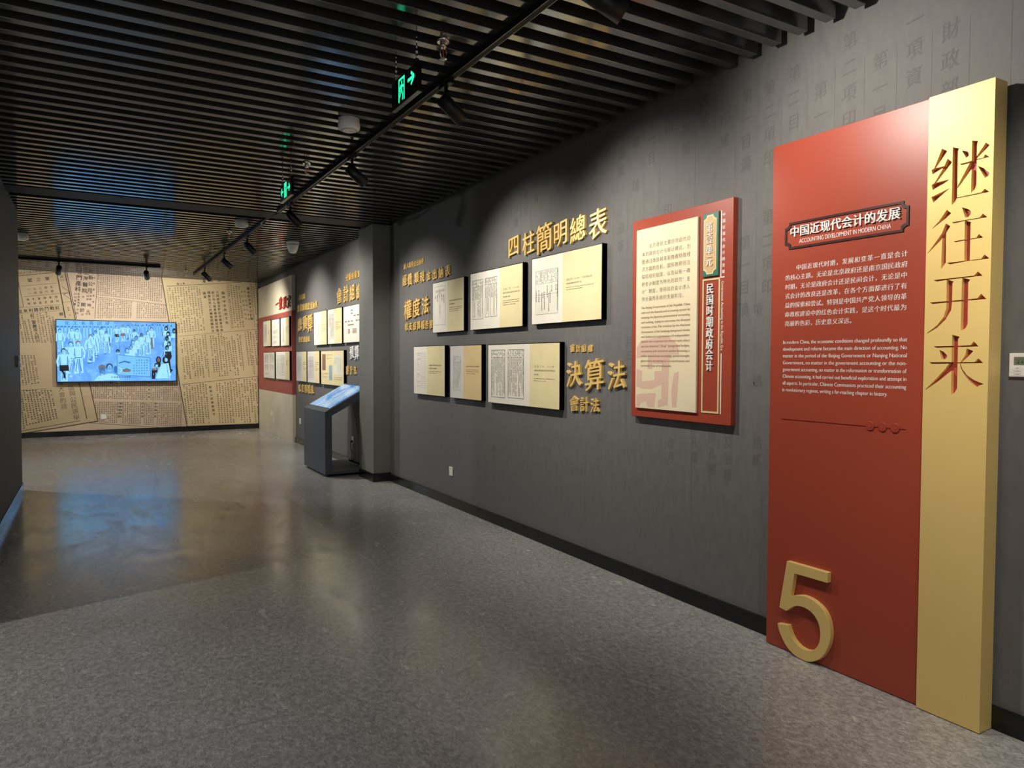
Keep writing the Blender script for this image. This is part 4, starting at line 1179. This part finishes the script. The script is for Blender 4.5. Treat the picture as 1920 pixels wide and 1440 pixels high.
for x, y in ((1215, 350), (1160, 410), (1130, 480), (1068, 535)):
    te('tv_mid', x, y, 32, 38); te('tv_pale', x + 4, y + 8, 20, 26); tp_('tv_pale', [(x - 40, y + 50), (x + 50, y + 50), (x + 70, y + 170), (x - 20, y + 170)]); tl_('tv_mid', [(x - 36, y + 55), (x - 20, y + 165)], 6)
te('tv_dark', 930, 545, 34, 30); te('tv_pale', 936, 566, 22, 24); tl_('tv_mid', [(948, 400), (965, 530)], 6)
tl_('tv_brown', [(1455, 350), (1462, 520)], 30)
for x, y in ((1690, 200), (1820, 240), (1720, 285), (1700, 360), (1730, 440), (1700, 500)):
    te('tv_black', x, y, 30, 42); te('tv_pale', x - 2, y + 8, 15, 20); tp_('tv_pale', [(x - 60, y + 40), (x + 50, y + 40), (x + 40, y + 110), (x - 50, y + 110)]); tl_('tv_dark', [(x - 50, y + 45), (x - 70, y + 130)], 10)
tp_('tv_black', [(1665, 560), (1760, 560), (1775, 640), (1745, 700), (1760, 830), (1790, 850), (1745, 900), (1720, 800), (1660, 650)])
tl_('tv_pale', [(1745, 900), (1750, 935)], 20)
te('tv_black', 1560, 690, 42, 60); te('tv_brown', 1562, 690, 24, 34); tp_('tv_black', [(1530, 730), (1590, 730), (1600, 800), (1520, 800)])
te('tv_black', 1670, 690, 48, 58); te('tv_pale', 1682, 690, 26, 30); tp_('tv_pale', [(1600, 760), (1720, 740), (1745, 870), (1740, 975), (1510, 975)])
tl_('tv_mid', [(1690, 760), (1720, 975)], 9); te('tv_dark', 1525, 770, 34, 40); te('tv_pale', 1528, 782, 20, 24)
tp_('tv_black', [(1450, 830), (1540, 810), (1540, 870), (1510, 900), (1500, 980), (1450, 980)]); tp_('tv_brown', [(1450, 820), (1550, 815), (1548, 845), (1450, 850)])
tp_('tv_lit', [(915, 600), (1425, 655), (1430, 945), (915, 905)])
for a in (((915, 600), (1425, 655)), ((1425, 655), (1430, 945)), ((915, 905), (1430, 945)), ((915, 600), (915, 905))): tl_('tv_mid', list(a), 8)
tp_('tv_mid', [(935, 720), (1030, 690), (1130, 715), (1100, 735), (1030, 712), (950, 735)]); tp_('tv_brown', [(990, 830), (1060, 805), (1125, 830), (1110, 862), (1010, 862)])
for j in range(6):
    for i in range(6):
        if (i > 0 or j > 1): 
            cx, cy = tc(1175 + 40 * i, 690 + 40 * j); scribble(T['tv_dark'], cx, cy, 24 * US, rng, zt(0))
tl_('tv_pale', [(940, 790), (990, 830), (950, 880)], 14)
tp_('tv_pale', [(570, 980), (640, 910), (720, 900), (760, 880), (850, 880), (920, 910), (960, 980)])
te('tv_brown', 690, 790, 55, 46); te('tv_mid', 692, 840, 42, 64); te('tv_pale', 694, 868, 26, 38)
te('tv_dark', 800, 780, 52, 54); te('tv_lit', 803, 800, 38, 54); te('tv_mid', 892, 820, 26, 56)
for i in range(8): cx, cy = tc(840 + 38 * i, 938); scribble(T['tv_dark'], cx, cy, 34 * US, rng, zt(0))
for i in range(10): te('tv_pale', *((235, 905), (300, 860), (335, 820), (570, 665), (520, 700), (610, 620), (920, 395), (1005, 375), (140, 960), (1390, 590))[i], 20, 12)
for x0_, y0_, x1_, y1_ in ((500, 660, 540, 670), (480, 720, 540, 715), (590, 610, 640, 615), (1060, 372, 1100, 352), (800, 330, 812, 470), (730, 580, 750, 590)): tl_('tv_dark', [(x0_, y0_), (x1_, y1_)], 12)
for i in range(260):
    x, y = rng.uniform(45, 1820), rng.uniform(100, 950)
    l = rng.uniform(8, 34); k = rng.choice(('tv_mid', 'tv_lit', 'tv_lit', 'tv_pale'))
    tl_(k, [(x, y), (x + rng.uniform(-.4, .4) * l, y + l)], rng.uniform(3, 8))
dm = disp.data                                                 # the picture is one mesh with a material per tone
vs, fs, mi = [tuple(v.co) for v in dm.vertices], [tuple(p.vertices) for p in dm.polygons], [0] * len(dm.polygons)
for k, mb in T.items():
    o = len(vs); vs += mb.v; fs += [tuple(q + o for q in f) for f in mb.f]
    dm.materials.append(M[k]); mi += [len(dm.materials) - 1] * len(mb.f)
keep = list(dm.materials); nd = bpy.data.meshes.new('display'); nd.from_pydata(vs, [], fs)
for m_ in keep: nd.materials.append(m_)
nd.polygons.foreach_set('material_index', mi); nd.update(); disp.data = nd

# ------------------------------------------------------------------ touch kiosk
KX, KY0, KY1, KB = 2.54, 9.06, 10.12, 3.13
def ktop(x): return .836 + (x - KX) * .555
kz = empty('touch_kiosk', (KX, KY0, 0))
tag(kz, 'dark slate touch kiosk with a sloping blue screen, standing beyond the pillar', 'kiosk')
lx = KB - KX
prof = [(0, .03), (lx, .03), (lx, .066), (.09, .066), (.09, .786), (lx, .786 + (lx - .09) * .535), (lx, ktop(KB)), (0, .836)]
b = MB(); n = len(prof); D = KY1 - KY0
vs = [(x, 0, z) for x, z in prof] + [(x, D, z) for x, z in prof]
fs = [tuple(range(n)), tuple(range(2 * n - 1, n - 1, -1))] + [((i + 1) % n, i, n + i, n + (i + 1) % n) for i in range(n)]
b.add(vs, fs); b.build('body', M['kiosk'], kz, bevel=.003)
ang = math.atan(.555); sn, cs = math.sin(ang), math.cos(ang)
def slope_pt(t, y, up): return (t * cs - up * sn, y, .836 + t * sn + up * cs)
def slab(name, t0, t1, y0, y1, u0, u1, m, parent):
    p = MB(); q = [slope_pt(t, y, u) for u in (u0, u1) for (t, y) in ((t0, y0), (t1, y0), (t1, y1), (t0, y1))]
    p.add(q, [(3, 2, 1, 0), (4, 5, 6, 7), (0, 1, 5, 4), (1, 2, 6, 5), (2, 3, 7, 6), (3, 0, 4, 7)])
    return p.build(name, M[m], parent)
TL_ = lx / cs
bez = slab('screen_bezel', .075, TL_ - .025, .025, D - .025, 0, .004, 'bezel', kz)
slab('touch_screen', .085, TL_ - .035, .035, D - .035, .004, .0052, 'kiosk_screen', bez)
for x_, y_ in ((.06, .06), (.06, D - .06), (lx - .06, .06), (lx - .06, D - .06)):
    b = MB(); b.lathe([(.022, 0), (.022, .01), (.012, .014), (.012, .031)], 14, (x_, y_, 0)); b.build('foot', M['dark_plastic'], kz)
b = MB(); b.lathe([(.008, 0), (.008, .002), (.006, .003)], 14, (0, .35 * D, .52), (-1, 0, 0)); b.build('keyhole', M['chrome'], kz)
cd = MB()
P0 = Vector((WX - .012, oy, oz - .018))
pts = [P0 + Vector((-.02, 0, 0)), P0 + Vector((-.026, .005, -.03)), P0 + Vector((-.02, .02, -.09)), P0 + Vector((-.012, -.015, -.15)), P0 + Vector((-.024, -.04, -.2)), Vector((WX - .036, oy - .02, .05)), Vector((WX - .036, oy + .02, .008)), Vector((WX - .038, oy + .1, .006))]
sm_ = []
for i in range(len(pts) - 1):
    a, c1, c2, e = pts[max(i - 1, 0)], pts[i], pts[i + 1], pts[min(i + 2, len(pts) - 1)]
    for t in (0, .25, .5, .75): sm_.append(.5 * (2 * c1 + (c2 - a) * t + (2 * a - 5 * c1 + 4 * c2 - e) * t * t + (3 * c1 - a - 3 * c2 + e) * t ** 3))
sm_.append(pts[-1])
cr_ = empty('power_cord', (WX, oy, oz)); tag(cr_, 'black power cord plugged into the socket behind the kiosk', 'cord')
off = Vector((WX, oy, oz))
cd.tube([p - off for p in sm_], .0045); cd.build('cable', M['dark_plastic'], cr_)
b = MB(); b.box(-.038, -.0095, -.017, .017, -.036, -.002); b.build('plug', M['dark_plastic'], cr_, bevel=.004)

# ------------------------------------------------------------------ thermostat at the right edge
hx = .014
y0_, z0_ = wp(1892.2, 662.2, WX - hx); _, z1_ = wp(1891.2, 706.4, WX - hx)
th_h = z0_ - z1_; th_w = .112
th = empty('thermostat', (WX, y0_ - th_w / 2, (z0_ + z1_) / 2), R_RIGHT)
tag(th, 'white wall thermostat with a small grey display, at the right edge', 'thermostat')
b = MB(); b.box(-th_w / 2, th_w / 2, -th_h / 2, th_h / 2, 0, hx); b.build('housing', M['white_plastic'], th, bevel=.003)
b = MB(); b.box(-th_w * .34, th_w * .34, th_h * .0, th_h * .34, hx, hx + .0006); lcd = b.build('display', M['lcd'], th)
b = MB(); hrow(b, '24', -th_w * .27, -th_w * .02, th_h * .13, th_h * .2, hx + .0009, 'plain'); b.build('display_digits', M['ink'], lcd)
for i in range(2):
    for j in range(3):
        x_ = -th_w * .22 + i * th_w * .44; y_ = -th_h * (.13 + .125 * j)
        b = MB(); b.box(x_ - th_w * .2, x_ + th_w * .2, y_ - th_h * .055, y_ + th_h * .055, hx, hx + .0012); bt = b.build('button', M['white_plastic'], th)
        b = MB(); k = (j + i) % 3
        b.line(x_ - .006, y_, x_ + .006, y_, .002, hx + .0015)
        if k: b.line(x_ - .01, y_ - .002, x_ - .01, y_ + .002, .0025, hx + .0015); b.line(x_ + .01, y_ - .002, x_ + .01, y_ + .002, .0025, hx + .0015)
        b.build('button_icon', M['ink_grey'], bt)

# small grey box on the left partition
yb_, zb_ = wp(29.5, 678, -.715)
ds = empty('wall_sensor', (-.715, min(yb_, 9.6), zb_), R_LEFT)
tag(ds, 'small grey sensor box on the left partition near its far edge', 'sensor')
b = MB(); b.box(-.045, .045, -.062, .062, 0, .03); b.build('casing', M['grey_plastic'], ds, bevel=.004)
b = MB(); b.box(-.03, .03, .01, .045, .03, .032); b.build('sensor_window', M['dark_plastic'], ds)

# ------------------------------------------------------------------ ceiling track lights
def track(name, a, c, label):
    """a track from a to c just under the slats"""
    a, c = Vector(a), Vector(c); d = c - a; l = d.length; d.normalize()
    r = empty(name, a, Matrix((d, Vector((0, 0, 1)).cross(d), Vector((0, 0, 1)))).transposed())
    tag(r, label, 'light track')
    b = MB(); b.box(0, l, -.018, .018, -.035, 0); b.build('rail', M['rail'], r, bevel=.002)
    b = MB(); b.box(0.001, l - .001, -.018, -.0155, -.0365, -.034); b.box(0.001, l - .001, .0155, .018, -.037, -.034); b.build('rail_lip', M['rail_lip'], r)
    b = MB(); b.box(-.03, .0, -.019, .019, -.036, 0); b.build('end_cap', M['black_metal'], r)
    return r
TX = 1.805
track('light_track', (TX + .02, Y0 + .2, CZ), (TX - .01, 8.22, CZ), 'long black light track under the slats in front of the cross beam')
track('light_track', (TX - .02, 9.0, CZ), (1.71, 15.1, CZ), 'black light track under the slats beyond the cross beam')
track('light_track', (-1.6, 14.15, CZ), (1.05, 14.15, CZ), 'short black light track facing the newspaper mural')
b = MB(); pts = []
for i in range(15):
    t = i / 14; pts.append((TX - .01 - .09 * math.sin(t * math.pi), 8.22 + t * .78, CZ - .03 - .045 * math.sin(t * math.pi)))
lk = b; lk.tube(pts, .011)
tag(lk.build('track_cable', M['dark_plastic']), 'black cable looping under the cross beam between the two tracks', 'cable')
TG = 'black track spotlights'
def spot(p, aim, label, power=1.0, size=92, blend=.85, lit=1.0, length=.185, dead=False):
    """track head hanging at p, its beam turned towards aim"""
    r = empty('track_spotlight', p); tag(r, label, 'spotlight', TG)
    aimd = (Vector(aim) - (Vector(p) + Vector((0, 0, -.17)))).normalized()
    b = MB(); b.box(-.017, .017, -.075, .075, -.062, -.036); b.build('adapter', M['black_metal'], r, bevel=.003)
    b = MB(); b.lathe([(.011, -.14), (.011, -.06)], 12); b.box(-.015, .015, -.024, .024, -.135, -.118); b.build('stem', M['black_metal'], r)
    piv = Vector((0, 0, -.155))
    a0 = piv - aimd * .045; R = .043
    b = MB()
    b.lathe([(R * .8, 0), (R, .006), (R, length), (R * .86, length), (R * .82, length - .012)], 28, a0, aimd)
    b.build('lamp_body', M['black_metal'], r)
    b = MB(); b.lathe([(R * .82, 0), (R * .8, .002)], 24, a0 + aimd * (length - .014), aimd); b.build('lens', M['lens'], r)
    ld = bpy.data.lights.new('spotlight_beam', 'SPOT'); ld.energy = SPOT_W * power; ld.color = WARM
    ld.spot_size = math.radians(size); ld.spot_blend = blend; ld.shadow_soft_size = .028
    lo = bpy.data.objects.new('spotlight_beam', ld); COL.objects.link(lo); lo.parent = r
    lo.location = a0 + aimd * (length + .004)
    lo.rotation_euler = (-aimd).to_track_quat('Z', 'Y').to_euler()
    return r
spot((TX, 2.42, CZ), (WX, 1.95, 2.2), 'black spotlight at the top edge of the picture, over the red and gold panel', .82, 124, 1.0)
spot((TX, 3.86, CZ), (WX, 3.72, 1.8), 'black spotlight right of the nearer exit sign', .95, 102, 1.0)
spot((TX, 5.62, CZ), (WX - .05, 5.2, 1.7), 'black spotlight with a bright lens, right of the big smoke detector', .97, 100, 1.0)
spot((TX - .01, 7.66, CZ), (WX, 7.45, 1.5), 'black spotlight beside the farther exit sign, just before the cross beam', .9, 94, 1.0)
spot((TX - .03, 9.96, CZ), (WX, 9.75, 1.6), 'black spotlight nearest the cross beam on the second track', 1.15, 124, 1.0)
spot((TX - .05, 11.75, CZ), (WX, 11.75, 1.75), 'middle spotlight of the second track', 1.4, 100, 1.0)
spot((TX - .08, 13.75, CZ), (WX, 14.5, 1.7), 'last spotlight of the second track, before the mural heading', 1.3, 104, 1.0)
spot((-.47, 14.15, CZ), (-.75, FY, 1.8), 'black spotlight turned left on the short track before the mural', .62, 112, 1.0)
spot((.83, 14.15, CZ), (1.15, FY, 1.8), 'black spotlight at the right end of the short track before the mural', 1.35, 124, 1.0)

# ------------------------------------------------------------------ unseen spots outside the picture, some added only as fill
def unseen_spot(p, aim, power, size, col=WARM, blend=.8, soft=.04):
    ld = bpy.data.lights.new('unseen_spot', 'SPOT'); ld.energy = power; ld.color = col
    ld.spot_size = math.radians(size); ld.spot_blend = blend; ld.shadow_soft_size = soft
    lo = bpy.data.objects.new('unseen_spot', ld); COL.objects.link(lo); lo.location = p
    d = (Vector(aim) - Vector(p)).normalized(); lo.rotation_euler = (-d).to_track_quat('Z', 'Y').to_euler()
unseen_spot((TX, .75, 2.98), (WX, .6, 1.2), SPOT_W * .9, 92)
unseen_spot((TX, -1.1, 2.98), (WX, -1.1, 1.2), SPOT_W * .9, 92)
unseen_spot((-2.75, 4.30, 3.0), (-.7, 4.1, 0), 175, 68, blend=1.0, soft=.02)
unseen_spot((-1.2, -1.4, 3.0), (-1.2, Y0, 1.4), 260, 110, COOL)  # added fill: bounces off the unseen back wall towards pillar and kiosk
unseen_spot((1.2, -1.4, 3.0), (1.2, Y0, 1.4), 260, 110, COOL)  # second added fill off the back wall
unseen_spot((-3.2, 1.0, 3.0), (X0, 1.0, 1.4), 160, 110, COOL)  # added fill bounced off the unseen bay wall
unseen_spot((-3.0, 12.5, 3.0), (-3.2, FY, 1.4), 120, 110)
unseen_spot((-2.6, 11.6, 3.0), (-.4, 10.6, 0), 220, 130, COOL)  # added behind the partition to brighten the far left floor
unseen_spot((-1.0, 1.6, 3.0), (.5, 5.0, 0), 90, 100, COOL)  # added fill for the middle of the floor

# ------------------------------------------------------------------ exit signs
def exit_sign(xc, y_far, y_near, z0, z1, label, double):
    r = empty('exit_sign', (xc, (y_far + y_near) / 2, (z0 + z1) / 2), R_RIGHT)
    tag(r, label, 'exit sign', 'hanging exit signs')
    w, h = (y_far - y_near) / 2, (z1 - z0) / 2
    b = MB(); b.box(-w, w, -h, h, -.012, .012); b.build('housing', M['sign_black'], r, bevel=.006)
    b = MB(); b.box(-w, w, -h - .001, -h + .0015, -.0125, .0125); b.build('bottom_trim', M['rail_lip'], r)
    z = .0126
    s = 2 * h
    b = MB()
    dx = 0.0 if double else -w * .18
    dw, dh = s * .27, s * .40
    b.quad(dx - dw, dx - dw * .72, -dh, dh, z); b.quad(dx + dw * .72, dx + dw, -dh, dh, z); b.quad(dx - dw, dx + dw, dh * .8, dh, z)
    if double: b.quad(dx - dw, dx + dw, -dh, dh, z - .0002)
    else:
        b.ellipse(dx + .004, dh * .58, s * .05, s * .05, z + .0003, 12)
        b.flat([(dx - .012, dh * .42), (dx + .012, dh * .44), (dx + .010, -dh * .12), (dx - .010, -dh * .1)], z + .0003)
        for a in ((-.008, dh * .36, -.030, dh * .05), (-.030, dh * .05, -.022, -dh * .1), (.008, dh * .36, .027, dh * .12), (.027, dh * .12, .036, dh * .22), (-.004, -dh * .1, -.022, -dh * .5), (-.022, -dh * .5, -.040, -dh * .7), (.004, -dh * .1, .016, -dh * .5), (.016, -dh * .5, .012, -dh * .95)):
            b.line(dx + a[0], a[1], dx + a[2], a[3], s * .062, z + .0003)
    b.build('lit_pictogram', M['sign_green'], r)
    if double:
        b = MB(); b.ellipse(dx + .004, dh * .55, s * .05, s * .05, z + .0002, 12)
        for a in ((.0, dh * .45, .0, -.005), (-.004, dh * .36, -.022, .0), (.006, dh * .36, .024, .004), (-.002, 0, -.018, -dh * .75), (.004, 0, .014, -dh * .8)): b.line(dx + a[0], a[1], dx + a[2], a[3], s * .06, z + .0002)
        b.build('running_figure', M['sign_black'], r)
    b = MB()
    for sg in ((1, -1) if double else (1,)):
        ax = w * (.58 if double else .50)
        yy = 0.0 if double else h * .18
        L_ = w * (.20 if double else .24)
        b.line(sg * (ax - L_ * .9), yy, sg * (ax + L_ * .8), yy, s * .11, z)
        b.line(sg * (ax + L_ * 1.05), yy, sg * (ax + L_ * .1), yy + s * .2, s * .1, z); b.line(sg * (ax + L_ * 1.05), yy, sg * (ax + L_ * .1), yy - s * .2, s * .1, z)
    b.build('lit_arrow', M['sign_green'], r)
    for sx_ in (-.78, .78):
        b = MB(); b.box(sx_ * w - .010, sx_ * w + .010, h - .002, h + .022, -.008, .008); top = CZ - (z0 + z1) / 2
        q = h + .022; k = 0
        while q < top:
            b.lathe([(.0035, 0), (.0035, min(.026, top - q))], 8, (sx_ * w, q, 0), (0, 1, 0)); q += .026
            if k < 2: b.lathe([(.007, 0), (.007, .012)], 8, (sx_ * w, q - .02, 0), (0, 1, 0))
            k += 1
        b.build('hanger', M['chrome'], r)
exit_sign(1.45, 3.785, 3.415, 2.865, 3.02, 'nearer hanging exit sign with a running figure and one green arrow', False)
ya_, za_ = wp(527.9, 379, 1.45); yb2, zb2 = wp(548.5, 364.6, 1.45)
exit_sign(1.45, ya_, yb2, min(za_, zb2), min(za_, zb2) + .155, 'farther hanging exit sign with a green door and two arrows', True)

# ------------------------------------------------------------------ detectors, sprinklers, sensor dome
def detector(x, y, label, R=.062):
    r = empty('smoke_detector', (x, y, CZ)); tag(r, label, 'smoke detector', 'smoke detectors')
    b = MB(); b.lathe([(R * .80, -.078), (R * .97, -.070), (R, -.06), (R, -.032), (R * .96, -.028), (R * .96, .0)], 32); b.build('housing', M['white_plastic'], r)
    b = MB(); b.lathe([(R * .52, -.086), (R * .62, -.083), (R * .64, -.077)], 28); b.build('sensing_cap', M['white_plastic'], r)
    b = MB(); b.lathe([(R * .70, -.0795), (R * .74, -.0795), (R * .74, -.077)], 28); b.build('vent_ring', M['grey_plastic'], r)
    b = MB(); b.box(R * .55, R * 1.01, -R * .28, R * .28, -.056, -.042); b.build('indicator_slot', M['grey_plastic'], r)
detector(1.545, 4.88, 'big white smoke detector beside the long light track', .074)
detector(1.55, 9.05, 'white smoke detector just beyond the cross beam', .075)
detector(-.80, 11.55, 'white smoke detector half hidden behind the left partition', .08)
def sprinkler(x, y, label):
    r = empty('sprinkler', (x, y, CZ)); tag(r, label, 'sprinkler', 'pendent sprinklers')
    b = MB(); b.lathe([(.032, -.012), (.034, 0), (.034, .05)], 22); b.lathe([(.016, -.04), (.018, -.012)], 16); b.build('escutcheon', M['chrome'], r)
    b = MB()
    for s in (-1, 1): b.tube([(s * .014, 0, -.038), (s * .019, 0, -.06), (s * .012, 0, -.088), (0, 0, -.095)], .0035, 8)
    b.build('yoke', M['chrome'], r)
    b = MB(); b.lathe([(.004, -.088), (.0045, -.062), (.003, -.042)], 10); b.build('glass_bulb', M['bulb_red'], r)
    b = MB(); b.lathe([(.006, -.102), (.020, -.098), (.021, -.095), (.006, -.092)], 18); b.build('deflector', M['chrome'], r)
sprinkler(1.592, 3.44, 'chrome sprinkler head above the nearer exit sign')
sprinkler(1.576, 6.13, 'chrome sprinkler head near the farther exit sign')
sprinkler(1.541, 9.88, 'small chrome sprinkler beyond the cross beam')
sprinkler(1.521, 14.7, 'farthest tiny sprinkler near the mural')
sd = empty('sensor_dome', (2.445, 10.3, CZ)); tag(sd, 'white tapering dome sensor under the slats beyond the beam', 'sensor')
b = MB(); b.lathe([(.085, -.03), (.088, 0)], 30); b.build('mounting_ring', M['white_plastic'], sd)
b = MB(); b.lathe([(.02, -.165), (.045, -.155), (.062, -.12), (.076, -.07), (.084, -.03)], 30); b.build('dome', M['white_plastic'], sd)
